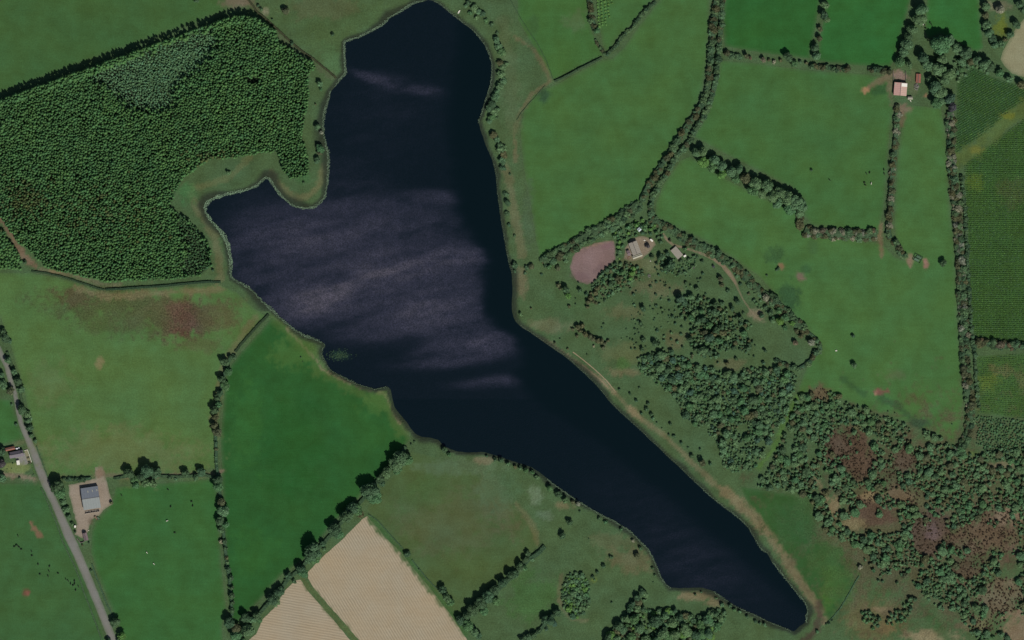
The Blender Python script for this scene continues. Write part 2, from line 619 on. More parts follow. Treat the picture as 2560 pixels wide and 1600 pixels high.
def paint(P, base, rough, edge=None):
    """P: n x 2 photograph pixels; base: 3 (linear albedo). Returns n x 4"""
    P = np.asarray(P, float)
    n = len(P)
    c = np.tile(np.asarray(base, float)[None, :], (n, 1))
    if edge is not None:
        k = 0.55 * (1 - sstep(edge, 0.0, 9.0))[:, None]
        c = c * (1 - k) + VERGE * k
    r = np.full(n, rough, float)
    wob = (fbm(P[:, 0], P[:, 1], 26.0) - 0.5)
    wob2 = (fbm(P[:, 0] + 300, P[:, 1] + 77, 9.0) - 0.5) + .6 * (vnoise(P[:, 0] + 31, P[:, 1] + 7, 5.0) - .5)
    for kind, g, rgb, op, rg in STROKES:
        if kind == "e":
            u, v, rx, ry, a = g
            dx, dy = P[:, 0] - u, P[:, 1] - v
            ca, sa = math.cos(a), math.sin(a)
            q = np.hypot((dx * ca + dy * sa) / rx, (-dx * sa + dy * ca) / ry)
            q = q + wob * 1.2 + wob2 * 0.8
            m = op * (1 - sstep(q, 0.55, 1.2))
        else:
            pl, w = g
            A = np.array(pl)
            lo, hi = A.min(0) - 3 * w, A.max(0) + 3 * w
            sel = np.all((P > lo) & (P < hi), axis=1)
            m = np.zeros(n)
            if sel.any():
                q = seg_dist(P[sel], pl) / w + wob[sel] * 1.1 + wob2[sel] * 0.8
                m[sel] = op * (1 - sstep(q, 0.35, 0.95))
        if not m.any():
            continue
        c = c * (1 - m[:, None]) + rgb * m[:, None]
        if rg is not None:
            r = r * (1 - m) + rg * m
    # wet margin of the lough
    sd = lake_sd(P)
    near = sd < 60
    if near.any():
        wv = 5 + 9 * vnoise(P[:, 0] + 50, P[:, 1], 90.0)
        west = (P[:, 0] < 1060) & (P[:, 1] < 780)
        wv = np.where(west, wv * 1.25 + 3, wv) * (.55 + .9 * vnoise(P[:, 0], P[:, 1] + 9, 34.0))
        m = 0.9 * (1 - sstep(sd + wob * 8, wv * 0.5, wv * 1.3))
        mud = lin((44, 52, 42)) / KILL
        c = c * (1 - m[:, None]) + mud * m[:, None]
    return np.concatenate([np.clip(c, 0.002, 0.8), r[:, None]], 1)


def grid_points(poly, step):
    A = np.array(poly)
    lo, hi = A.min(0), A.max(0)
    us = np.arange(lo[0] + step / 2, hi[0], step)
    vs = np.arange(lo[1] + step / 2, hi[1], step)
    U, V = np.meshgrid(us, vs)
    U = U + np.where((np.arange(len(vs)) % 2)[:, None] > 0, step / 2, 0)
    P = np.stack([U.ravel(), V.ravel()], 1)
    P = P[inside(P, A)]
    return P[seg_dist(P, A, True) > step * 0.45]


def sheet(name, poly, z, rgb, mat, rough=0.1, step=6.0, jit=0.8, label=None, kind="structure", soft=True, edge_step=7.0, tint=None):
    """a flat piece of ground as a fine triangle mesh with its own plant cover"""
    b = densify(poly, edge_step, jit)
    inner = grid_points(b, step)
    vs = [Vector(W(u, v)) for u, v in b] + [Vector(W(u, v)) for u, v in inner]
    nb = len(b)
    edges = [(i, (i + 1) % nb) for i in range(nb)]
    r = geometry.delaunay_2d_cdt(vs, edges, [list(range(nb))], 1, 1e-4)
    ov, of = r[0], r[2]
    co = np.array([(p.x, p.y) for p in ov])
    # faces upward
    faces = []
    for f in of:
        a, b2, c2 = (ov[i] for i in f[:3])
        faces.append(tuple(f) if (b2 - a).cross(c2 - a) > 0 else tuple(reversed(f)))
    o = mesh_obj(name, [(x, y, z) for x, y in co], faces, mat)
    P = np.stack([co[:, 0] / S + 1280, 800 - co[:, 1] / S], 1)
    ed = seg_dist(P, np.array(b), True) * (9.0 / soft if soft is not True else 1.0) if soft else None
    cols = paint(P, lin(rgb) / KILL, rough, ed) if tint is None else tint(P)
    set_tint(o.data, cols)
    tag(o, label, None, None, kind)
    return o


# ------------------------------------------------------------------ terrain: one sheet, dipping under the lough
u0, u1, v0, v1, st = -160, 2720, -160, 1760, 5.0
us, vs_ = np.arange(u0, u1 + .1, st), np.arange(v0, v1 + .1, st)
U, V = np.meshgrid(us, vs_)
GP = np.stack([U.ravel(), V.ravel()], 1)
sd = lake_sd(GP)
gz = np.where(sd > 0, 0.0, 0.0) - 1.9 * (1 - sstep(sd, -16.0, 5.0))
gz += 0.0
gx, gy = (GP[:, 0] - 1280) * S, (800 - GP[:, 1]) * S
nu, nv = len(us), len(vs_)
idx = np.arange(nu * nv).reshape(nv, nu)
gf = np.stack([idx[1:, :-1].ravel(), idx[1:, 1:].ravel(), idx[:-1, 1:].ravel(), idx[:-1, :-1].ravel()], 1)
verts = np.stack([gx, gy, gz], 1).tolist()
faces = gf.tolist()
# skirt out to the horizon
B = [(gx.min(), gy.min()), (gx.max(), gy.min()), (gx.max(), gy.max()), (gx.min(), gy.max())]
FAR = 9000.0
Q = [(-FAR, -FAR), (FAR, -FAR), (FAR, FAR), (-FAR, FAR)]
n0 = len(verts)
verts += [(x, y, 0.0) for x, y in B] + [(x, y, 0.0) for x, y in Q]
for i in range(4):
    j = (i + 1) % 4
    faces.append((n0 + 4 + i, n0 + 4 + j, n0 + j, n0 + i))
ground = mesh_obj("ground", verts, faces, M_GROUND)
gc = paint(GP, BASE_GRASS, 0.35)
gc = np.concatenate([gc, np.tile(np.append(BASE_GRASS, 0.3), (8, 1))], 0)
set_tint(ground.data, gc)
tag(ground, "rough grass between the fields, around the lough and over the common", None, None, "structure")

# ------------------------------------------------------------------ fields
FZ = [0.0]


def quiet(rgb, d=.04, k=.99):
    g = .3 * rgb[0] + .59 * rgb[1] + .11 * rgb[2]
    return tuple((c * (1 - d) + g * d) * k * f for c, f in zip(rgb, (.955, .99, .91) if rgb[1] > rgb[0] else (1, 1, 1)))


def field(s, rgb, label, rough=0.08, mat=None, name="field", z=None, **kw):
    return sheet(name, pts(s), 0.06 if z is None else z, quiet(rgb), mat or M_FIELD, rough, label=label, **kw)


field("-100,-100 608,-100 592,16 470,62 330,112 180,166 0,233 -100,268", (64, 95, 56), "mown pasture north-west of the conifer plantation", .15)
FOREST = pts("-100,288 0,252 590,40 640,45 688,79 693,106 719,119 751,138 783,156 788,169 772,185 772,246 767,275 756,325 754,352 767,372 772,425 766,440 728,448 706,424 703,395 690,380 640,385 590,395 520,400 500,415 455,448 437,487 426,513 430,525 450,537 479,556 500,583 518,606 526,625 529,665 503,688 450,696 397,699 265,704 185,686 119,670 79,630 40,600 20,570 5,545 -100,520")
sheet("forest_floor", FOREST, 0.05, (44, 56, 40), M_GROUND, 0.5, step=14, label="dark needle-covered floor under the conifer plantation")
field("-100,679 79,683 148,695 212,715 262,730 397,721 550,712 590,730 640,775 668,790 600,860 560,915 550,960 540,1040 540,1170 480,1182 250,1187 120,1190 100,1128 75,1050 62,980 32,880 0,790 -100,760",
      (81, 109, 65), "rushy olive pasture with a brown bracken patch west of the lough", .22)
field("680,795 720,820 770,860 797,900 800,915 830,940 900,965 960,985 970,1010 985,1045 1005,1070 1025,1095 1015,1110 960,1180 900,1240 830,1310 770,1390 700,1440 650,1500 590,1560 575,1540 568,1450 562,1350 556,1200 552,1100 560,1000 567,930 600,885",
      (44, 88, 45), "emerald ley field sloping to the south-west shore of the lough", .04)
field("1030,1128 1100,1146 1180,1180 1235,1215 1290,1270 1340,1330 1345,1370 1300,1405 1240,1450 1170,1520 1145,1560 1090,1480 1020,1390 970,1330 925,1288 917,1272 950,1222 1000,1170",
      (75, 93, 60), "brownish hay meadow south of the lough", .2)
field("918,1290 944,1319 971,1351 1005,1383 1037,1425 1069,1462 1100,1502 1129,1539 1156,1581 1175,1610 1230,1700 980,1700 899,1602 865,1562 825,1517 788,1475 770,1446 770,1430 809,1390 857,1348 905,1298",
      (157, 144, 120), "larger tan tilled field with fine parallel drill lines", .06, M_TILL_A, "tilled_field", soft=False)
field("751,1449 772,1480 812,1525 846,1565 875,1600 950,1690 560,1690 620,1602 640,1586 656,1549 688,1517 711,1478 740,1451",
      (157, 144, 121), "smaller tan tilled field with drill lines running across", .06, M_TILL_B, "tilled_field", soft=False)
field("-100,1212 95,1207 112,1217 130,1272 160,1338 188,1400 215,1460 242,1532 262,1600 300,1700 -100,1700", (62, 96, 58), "grazed pasture with black cattle left of the lane", .1)
field("290,1218 540,1197 545,1260 552,1400 565,1520 555,1560 560,1700 330,1700 298,1570 246,1440 228,1380 230,1330 240,1303 272,1270 284,1242", (57, 98, 54), "bright grazed pasture between the lane and the emerald field", .1)
field("-100,985 26,1000 44,1055 58,1098 0,1112 -100,1120", (60, 100, 56), "small green field behind the lane-side house", .08)
field("1530,147 1560,120 1600,62 1650,0 1700,-100 1775,-100 1772,60 1765,150 1757,210 1747,250 1725,290 1690,345 1650,410 1620,470 1600,508 1520,568 1440,618 1380,650 1352,662 1342,610 1325,500 1310,420 1300,320 1312,272 1340,232 1390,211 1505,150",
      (69, 103, 59), "broad smooth pasture between the upper lough and the double hedgerow", .05)
field("1290,-100 1470,-100 1470,40 1480,80 1498,118 1508,138 1385,200 1375,190 1360,160 1330,110 1295,50", (66, 102, 56), "pasture at the north edge, west of the brown hedge", .08)
field("1488,-100 1660,-100 1630,0 1590,50 1540,100 1520,130 1507,112 1497,60", (68, 103, 60), "wedge of pasture between two hedges at the north edge", .08)
field("1818,-100 2060,-100 2050,0 2040,60 2028,120 2025,146 1950,138 1880,128 1812,115 1808,60", (46, 93, 46), "deep green field in the north, right of the double hedgerow", .05)
field("2066,-100 2285,-100 2275,0 2256,80 2236,150 2225,166 2150,164 2045,152 2048,100 2062,40", (48, 98, 50), "deep green field west of the farm's tall trees", .06)
field("2325,-100 2440,-100 2452,60 2458,120 2440,130 2400,108 2350,84 2322,95 2312,80", (52, 102, 54), "small green paddock north of the farm trees", .06)
field("1802,152 1880,157 1950,167 2040,178 2170,186 2222,200 2222,240 2232,270 2224,330 2217,420 2209,520 2199,570 2194,584 2030,562 2012,540 2010,500 1980,468 1900,428 1800,378 1740,344 1736,338 1762,300 1782,240 1796,180",
      (67, 103, 59), "large pasture below the pink-roofed barn with a few cattle", .06)
field("1725,392 1800,440 1900,492 1990,524 2000,562 2020,584 2195,607 2212,617 2237,642 2262,652 2240,600 2236,560 2244,400 2258,300 2262,262 2352,270 2365,350 2372,500 2385,620 2393,800 2402,900 2408,1000 2400,1060 2385,1112 2370,1100 2330,1077 2260,1052 2190,1032 2120,1002 2060,985 2050,962 2000,990 1998,965 2025,900 2055,872 2020,822 1960,762 1900,692 1830,642 1760,600 1700,572 1640,542 1640,510 1660,460 1700,402",
      (71, 106, 61), "long pasture running from the tree belt down to the heath", .07)
field("2415,405 2440,385 2500,340 2700,200 2700,858 2480,853 2432,840 2424,820 2420,700 2410,500", (56, 84, 44), "ground of the green row-crop plot on the east edge", .3, name="crop_ground")
field("2392,205 2432,164 2480,192 2560,217 2700,250 2545,262 2480,322 2412,370 2388,388 2388,330 2392,260", (50, 78, 44), "ground of the dark row-crop plot below the farm trees", .3, name="crop_ground")
field("2440,890 2700,875 2700,1062 2540,1045 2442,1032", (64, 92, 50), "ground of the patchy row-crop plot south of the cross hedge", .4, name="crop_ground")
field("2700,0 2562,44 2540,70 2520,105 2506,130 2501,148 2511,165 2530,184 2562,194 2700,200", (136, 134, 104), "pale stubble field in the north-east corner", .06, M_BARE)
field("1850,1216 1985,1238 2015,1270 2040,1322 2060,1352 2100,1372 2150,1410 2155,1440 2120,1482 2072,1558 2052,1552 2012,1482 1962,1402 1922,1322 1872,1262", (52, 86, 48), "green field beside the dry bank at the south-east end of the lough", .08)
field("1437,629 1448,622 1470,616 1486,607 1502,605 1529,601 1535,604 1538,618 1539,649 1526,660 1505,678 1494,694 1482,707 1468,712 1444,705 1433,690 1424,666 1430,650", (122, 101, 97), "mauve bare soil patch below the hedge beside the cottage", .06, M_BARE, "bare_ground", z=0.07, step=5, soft=3.0, jit=1.6)
field("171,1212 200,1206 238,1196 237,1168 256,1166 270,1215 283,1260 266,1270 247,1290 228,1300 220,1330 206,1346 186,1337 192,1310 182,1272 173,1240", (142, 130, 115), "sandy yard around the grey barn", .08, M_BARE, "farmyard", z=0.07, step=5, soft=5.0, jit=1.4)
field("1576,598 1600,590 1632,596 1640,612 1625,630 1606,648 1580,654 1560,648 1562,620", (128, 116, 98), "bare concrete and soil yard round the cottage", .15, M_BARE, "farmyard", z=0.07, step=4, soft=5.0, jit=1.4)
field("37,1140 62,1132 70,1158 66,1163 46,1165", (128, 128, 122), "concrete patio south of the lane-side house", .04, M_BARE, "patio", z=0.07, step=5, soft=False, jit=0.2)
field("61,1127 69,1124 79,1155 70,1159", (128, 126, 100), "gravel garden strip inside the white garden wall", .1, M_BARE, "path", z=0.075, step=5, soft=False, jit=0.2)


def strip_poly(pl, ws):
    """a ribbon polygon round a centre line"""
    A = [Vector(p) for p in pl]
    l, r = [], []
    for i, p in enumerate(A):
        d = (A[min(i + 1, len(A) - 1)] - A[max(i - 1, 0)]).normalized()
        n = Vector((-d.y, d.x))
        w = ws[i] if isinstance(ws, (list, tuple)) else ws
        l.append(tuple(p + n * w / 2))
        r.append(tuple(p - n * w / 2))
    return l + r[::-1]


ROAD = pts("-60,780 -15,850 0,880 17,914 26,950 38,985 45,1025 53,1060 66,1088 84,1131 108,1195 138,1261 169,1332 196,1390 225,1459 254,1530 282,1600 322,1700")
sheet("road", strip_poly(ROAD, [14, 14, 14, 14, 13, 12, 12, 13, 15, 20, 22, 18, 24, 22, 21, 20, 20, 20]), 0.1, (118, 117, 111), M_ROAD, 0.05, step=6, jit=.5, label="narrow worn tarmac lane through the south-west farmland", soft=4.5)
TRACK = pts("1655,582 1665,596 1682,612 1705,618 1732,626 1760,636 1785,648 1808,664 1824,684 1838,706 1845,722 1856,746 1872,770 1890,792 1902,800")
sheet("track", strip_poly(TRACK, [8, 8, 7, 6, 6, 7, 8, 11, 12, 8, 5, 4, 4, 5, 7]), 0.1, (126, 112, 92), M_BARE, 0.12, step=5, jit=.7, label="sandy farm track curving from the cottage to the wood", soft=3.0)

for pl, lab in (("1432,880 1456,898 1480,918 1498,934 1515,950 1540,981", "pale trodden path along the lough's east bank"), ("1455,912 1474,927 1492,942 1508,956 1520,969", "shorter pale path nearer the water on the lough's east bank")):
    sheet("path", strip_poly(pts(pl), 2.4), 0.05, (140, 127, 102), M_BARE, 0.1, step=4, jit=.4, label=lab, soft=False)

# ------------------------------------------------------------------ water
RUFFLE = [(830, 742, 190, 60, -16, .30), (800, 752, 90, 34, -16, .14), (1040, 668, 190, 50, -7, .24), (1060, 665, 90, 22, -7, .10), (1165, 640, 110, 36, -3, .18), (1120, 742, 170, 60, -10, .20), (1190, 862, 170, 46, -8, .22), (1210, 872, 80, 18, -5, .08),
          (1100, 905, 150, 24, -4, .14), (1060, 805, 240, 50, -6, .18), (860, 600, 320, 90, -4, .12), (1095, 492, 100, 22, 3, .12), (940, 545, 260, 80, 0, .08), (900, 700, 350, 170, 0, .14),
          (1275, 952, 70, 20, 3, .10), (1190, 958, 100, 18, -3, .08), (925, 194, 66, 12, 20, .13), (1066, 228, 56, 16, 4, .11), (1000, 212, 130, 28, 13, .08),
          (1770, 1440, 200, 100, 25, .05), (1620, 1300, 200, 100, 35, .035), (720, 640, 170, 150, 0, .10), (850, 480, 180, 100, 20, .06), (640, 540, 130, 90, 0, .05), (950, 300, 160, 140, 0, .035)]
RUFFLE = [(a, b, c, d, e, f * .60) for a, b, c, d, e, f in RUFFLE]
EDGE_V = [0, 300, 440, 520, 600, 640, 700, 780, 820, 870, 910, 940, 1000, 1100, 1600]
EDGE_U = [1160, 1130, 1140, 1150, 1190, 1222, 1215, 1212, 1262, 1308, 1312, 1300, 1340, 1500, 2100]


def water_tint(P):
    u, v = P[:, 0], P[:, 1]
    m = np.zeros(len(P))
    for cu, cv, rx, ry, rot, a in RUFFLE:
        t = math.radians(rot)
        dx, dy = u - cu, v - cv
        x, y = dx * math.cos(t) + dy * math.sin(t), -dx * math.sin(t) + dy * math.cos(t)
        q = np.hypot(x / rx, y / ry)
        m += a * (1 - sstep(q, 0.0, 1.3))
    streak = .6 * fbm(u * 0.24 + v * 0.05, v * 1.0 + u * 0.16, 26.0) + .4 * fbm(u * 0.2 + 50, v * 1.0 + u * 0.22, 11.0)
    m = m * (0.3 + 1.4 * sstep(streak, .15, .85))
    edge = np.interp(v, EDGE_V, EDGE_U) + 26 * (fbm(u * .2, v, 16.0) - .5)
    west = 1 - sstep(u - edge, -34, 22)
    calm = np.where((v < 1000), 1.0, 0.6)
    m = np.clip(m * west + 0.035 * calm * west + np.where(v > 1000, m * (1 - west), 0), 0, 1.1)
    # weed beds just under the surface near the west shore
    weed = (1 - sstep(np.hypot((u - 850) / 26, (v - 888) / 13), .4, 1.2)) * (fbm(u, v, 9.0))
    return np.stack([m, weed, np.zeros_like(m), np.ones_like(m)], 1)


def water_material():
    m, nt, p = new_mat("lough_water")
    out = nt.nodes["Material Output"]
    nt.nodes.remove(p)
    at = nt.nodes.new("ShaderNodeAttribute")
    at.attribute_name = "tint"
    sep = nt.nodes.new("ShaderNodeSeparateColor")
    nt.links.new(at.outputs["Color"], sep.inputs[0])
    ruf, weed = sep.outputs[0], sep.outputs[1]
    geo = nt.nodes.new("ShaderNodeNewGeometry")
    pos = geo.outputs["Position"]
    dif = nt.nodes.new("ShaderNodeBsdfDiffuse")
    mixc = nt.nodes.new("ShaderNodeMix")
    mixc.data_type = 'RGBA'
    mixc.inputs["A"].default_value = (0.0022, 0.0076, 0.0092, 1)
    mixc.inputs["B"].default_value = (0.02, 0.055, 0.03, 1)
    nt.links.new(weed, mixc.inputs["Factor"])
    nt.links.new(mixc.outputs["Result"], dif.inputs["Color"])
    gl = nt.nodes.new("ShaderNodeBsdfGlossy")
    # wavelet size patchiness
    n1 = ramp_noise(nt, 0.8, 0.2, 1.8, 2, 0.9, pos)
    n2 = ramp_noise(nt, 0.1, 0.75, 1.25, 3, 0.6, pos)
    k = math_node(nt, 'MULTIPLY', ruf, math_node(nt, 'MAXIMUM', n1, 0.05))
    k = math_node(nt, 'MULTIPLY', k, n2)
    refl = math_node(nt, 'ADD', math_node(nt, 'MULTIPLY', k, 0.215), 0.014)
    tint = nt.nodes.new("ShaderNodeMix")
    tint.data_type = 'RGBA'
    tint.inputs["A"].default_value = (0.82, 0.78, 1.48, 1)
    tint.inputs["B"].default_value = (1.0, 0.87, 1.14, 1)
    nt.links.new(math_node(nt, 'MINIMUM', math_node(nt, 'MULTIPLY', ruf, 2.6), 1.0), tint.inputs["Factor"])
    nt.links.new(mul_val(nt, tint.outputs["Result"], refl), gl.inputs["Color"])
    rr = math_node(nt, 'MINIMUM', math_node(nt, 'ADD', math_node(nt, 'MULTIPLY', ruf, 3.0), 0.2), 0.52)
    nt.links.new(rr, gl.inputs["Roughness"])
    bmp = nt.nodes.new("ShaderNodeBump")
    bmp.inputs["Strength"].default_value = 0.25
    bmp.inputs["Distance"].default_value = 0.2
    nt.links.new(n1, bmp.inputs["Height"])
    nt.links.new(bmp.outputs[0], gl.inputs["Normal"])
    add = nt.nodes.new("ShaderNodeAddShader")
    nt.links.new(dif.outputs[0], add.inputs[0])
    nt.links.new(gl.outputs[0], add.inputs[1])
    nt.links.new(add.outputs[0], out.inputs["Surface"])
    return m


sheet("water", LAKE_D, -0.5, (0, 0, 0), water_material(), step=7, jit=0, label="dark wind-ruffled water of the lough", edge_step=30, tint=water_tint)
# ------------------------------------------------------------------ plants: shared meshes


def ico(sub):
    bm = bmesh.new()
    bmesh.ops.create_icosphere(bm, subdivisions=sub, radius=1.0)
    v = np.array([p.co[:] for p in bm.verts])
    f = [tuple(x.index for x in fc.verts) for fc in bm.faces]
    bm.free()
    return v, f


ICO1, ICO2 = ico(1), ico(2)


def rand_dir(rng, up=0.0):
    while True:
        d = rng.normal(size=3)
        n = np.linalg.norm(d)
        if n > 1e-3:
            d = d / n
            if d[2] > -0.35 - rng.random() * 0.5 + up:
                return d


def crown_geo(rng, nleaf, size, nlobe, squash=0.8, zc=0.95, spread=0.5, core=ICO1):
    """unit crown, about 1 in radius and 1.75 high: lobes of leaf clumps round darker cores"""
    lobes = [(np.array([0, 0, zc]), 0.66)]
    for i in range(nlobe):
        a = 2 * math.pi * (i + rng.random() * .8) / nlobe
        rr = spread * (0.75 + 0.5 * rng.random())
        z = zc + rng.uniform(-0.38, 0.34)
        lobes.append((np.array([math.cos(a) * rr, math.sin(a) * rr, z]), rng.uniform(0.3, 0.5)))
    lobes.append((np.array([rng.uniform(-.2, .2), rng.uniform(-.2, .2), zc + 0.36]), 0.42))
    V, F = [], []
    for c, r in lobes:
        cv = core[0].copy()
        cv = cv * (0.78 + 0.16 * rng.random((len(cv), 1)))
        cv = cv * r * np.array([1, 1, squash]) + c
        n = len(V)
        V += cv.tolist()
        F += [tuple(i + n for i in f) for f in core[1]]
    w = np.array([r * r for _, r in lobes])
    w /= w.sum()
    made = 0
    tries = 0
    while made < nleaf and tries < nleaf * 6:
        tries += 1
        c, r = lobes[rng.choice(len(lobes), p=w)]
        d = rand_dir(rng)
        p = c + d * r * np.array([1, 1, squash]) * rng.uniform(0.84, 1.1)
        if any(np.linalg.norm((p - c2) / np.array([1, 1, squash])) < r2 * 0.8 for c2, r2 in lobes):
            continue
        nrm = d * 0.9 + rng.normal(size=3) * 0.45 + np.array([0, 0, 0.25])
        nrm /= np.linalg.norm(nrm)
        t = np.cross(nrm, rng.normal(size=3))
        t /= (np.linalg.norm(t) or 1)
        b = np.cross(nrm, t)
        s = size * rng.uniform(0.65, 1.3)
        e = s * rng.uniform(0.55, 1.0)
        n = len(V)
        V += [(p + t * s * .5).tolist(), (p + b * e * .5 + nrm * s * .12).tolist(), (p - t * s * .5).tolist(), (p - b * e * .5 - nrm * s * .1).tolist()]
        F += [(n, n + 1, n + 2, n + 3)]
        made += 1
    return V, F


def trunk_geo(rng, r=0.075, h=0.8, limbs=4):
    mb = MB()
    mb.tube((0, 0, -0.03), (0.02, 0, h * .55), r * 1.25, r * .85, 7)
    mb.tube((0.02, 0, h * .55), (0, 0.02, h * 1.15), r * .85, r * .35, 6)
    for i in range(limbs):
        a = 2 * math.pi * (i + rng.random() * .6) / limbs
        mb.tube((0.01, 0, h * (.5 + .1 * (i % 2))), (math.cos(a) * .42, math.sin(a) * .42, h * 1.2), r * .5, r * .18, 5)
    return mb.v, mb.f


def to_mesh(name, v, f, *mats):
    me = bpy.data.meshes.new(name)
    me.from_pydata([tuple(p) for p in v], [], f)
    for m in mats:
        me.materials.append(m)
    me.update()
    return me


CROWN_BIG = [to_mesh("crown", *crown_geo(np.random.default_rng(100 + i), 560, 0.17, 8, core=ICO2), M_LEAF) for i in range(7)]
CROWN_MID = [to_mesh("crown", *crown_geo(np.random.default_rng(200 + i), 230, 0.25, 6), M_LEAF) for i in range(6)]
TRUNK = [to_mesh("trunk", *trunk_geo(np.random.default_rng(300 + i)), M_BARK) for i in range(3)]


def whole_bush(i):
    """small plant in one mesh: stem and foliage"""
    rng = np.random.default_rng(400 + i)
    v, f = crown_geo(rng, 80, 0.36, 4, zc=0.72, spread=0.48)
    mb = MB()
    mb.tube((0, 0, -0.03), (0, 0, 0.6), 0.09, 0.05, 5)
    n = len(v)
    me = to_mesh("bush", list(v) + mb.v, list(f) + [tuple(k + n for k in q) for q in mb.f], M_LEAF, M_BARK)
    mi = [0] * len(f) + [1] * len(mb.f)
    me.polygons.foreach_set("material_index", mi)
    return me


BUSH = [whole_bush(i) for i in range(6)]


def spruce_geo(i):
    rng = np.random.default_rng(500 + i)
    V, F = [], []
    for z0, z1, r in ((0.12, 0.66, 1.0), (0.68, 0.84, 1.06), (0.78, 0.94, 0.78), (0.87, 1.0, 0.45)):
        k = 7
        n = len(V)
        V.append((0, 0, z1))
        for q in range(2 * k):
            a = math.pi * q / k + rng.uniform(-.12, .12)
            rr = r * (1.0 if q % 2 == 0 else 0.55) * rng.uniform(.82, 1.15)
            V.append((math.cos(a) * rr, math.sin(a) * rr, z0 + (0.0 if q % 2 == 0 else 0.05)))
        F += [(n, n + 1 + q, n + 1 + (q + 1) % (2 * k)) for q in range(2 * k)]
    return V, F


SPRUCE_GEO = [spruce_geo(i) for i in range(5)]


def spruce_mesh(i):
    v, f = SPRUCE_GEO[i]
    mb = MB()
    mb.tube((0, 0, -0.01), (0, 0, 0.4), 0.09, 0.06, 5)
    n = len(v)
    me = to_mesh("spruce_tree", list(v) + mb.v, list(f) + [tuple(k + n for k in q) for q in mb.f], M_LEAF, M_BARK)
    me.polygons.foreach_set("material_index", [0] * len(f) + [1] * len(mb.f))
    return me


SPRUCE = [spruce_mesh(i) for i in range(5)]
SMALL_GEO = [crown_geo(np.random.default_rng(600 + i), 46, 0.42, 3, zc=0.7, spread=0.5) for i in range(5)]

TONES = {'g': (104, 136, 97), 'd': (84, 113, 82), 'b': (102, 108, 78), 'p': (150, 153, 130), 'y': (106, 146, 80), 'k': (124, 116, 94), 'm': (94, 92, 94),
         'e': (92, 130, 88), 'c': (84, 116, 94)}
TWORD = {'g': "green", 'd': "dark green", 'b': "brownish", 'p': "whitish", 'y': "bright green", 'k': "pinkish", 'm': "grey-purple", 'e': "green", 'c': "dark bluish green"}


def tone(t, var=0.1, k=1.0):
    c = np.array(alb(TONES[t])) * k
    f = 1 + RNG.uniform(-var, var)
    h = RNG.uniform(-.07, .07)
    return (c[0] * f * (1 + h), c[1] * f, c[2] * f * (1 - h), 1.0)


def sizeword(r):
    return "large" if r >= 15 else "medium" if r >= 9 else "small"


def plant(name, u, v, r, t, label, cat, group=None, hk=None, parent=None, squash=1.0, raw=False):
    """r in photograph pixels as it reads with its own shade side; returns the top object"""
    if not raw:
        u, v, r = u + 0.08 * r, v + 0.28 * r, r * 0.9
    x, y = W(u, v)
    R = r * S
    hk = hk or RNG.uniform(0.85, 1.1)
    rz = RNG.uniform(0, 6.28)
    colr = tone(t)
    squash = squash * RNG.uniform(.8, 1.2)
    if r >= 8 and parent is None:
        o = empty(name, (x, y, 0), rz)
        me = RNG.choice(CROWN_BIG if r >= 12 else CROWN_MID)
        c = link("crown", me, None, o)
        c.scale = (R * RNG.uniform(.95, 1.08), R * RNG.uniform(.95, 1.08) * squash, R * hk)
        c.color = colr
        tr = link("trunk", RNG.choice(TRUNK), None, o)
        tr.scale = (R, R, R * hk)
    else:
        me = RNG.choice(BUSH) if (r < 8 or parent is not None and r < 6) else RNG.choice(CROWN_MID)
        o = link(name, me, None, parent)
        o.location = (x, y, 0)
        o.rotation_euler = (0, 0, rz)
        o.scale = (R * RNG.uniform(.92, 1.1), R * RNG.uniform(.92, 1.1) * squash, R * hk)
        o.color = colr
    if parent is None:
        tag(o, label, cat, group)
    return o


ORD = ["first", "second", "third", "fourth", "fifth", "sixth", "seventh", "eighth", "ninth", "tenth", "eleventh", "twelfth"]


def ordinal(i):
    if i < 12:
        return ORD[i]
    n = i + 1
    return "%d%s" % (n, "th" if 10 <= n % 100 <= 20 else {1: "st", 2: "nd", 3: "rd"}.get(n % 10, "th"))


def parse(s):
    out = []
    for q in s.replace("\n", " ").split():
        a = q.split(",")
        out.append((float(a[0]), float(a[1]), float(a[2]), a[3] if len(a) > 3 else 'g'))
    return out


def stand(s, name, cat, start, phrase, group, hk=None, k=1.0):
    """plants listed one by one; each label counts along from a landmark: '{tone} {cat}, {nth} from {phrase}'"""
    L_ = parse(s)
    L_.sort(key=lambda q: math.hypot(q[0] - start[0], q[1] - start[1]))
    for i, (u, v, r, t) in enumerate(L_):
        plant(name, u, v, r * k, t, "%s %s, %s from %s" % (TWORD[t], cat, ordinal(i), phrase), cat, group, hk)


# ------------------------------------------------------------------ hedges


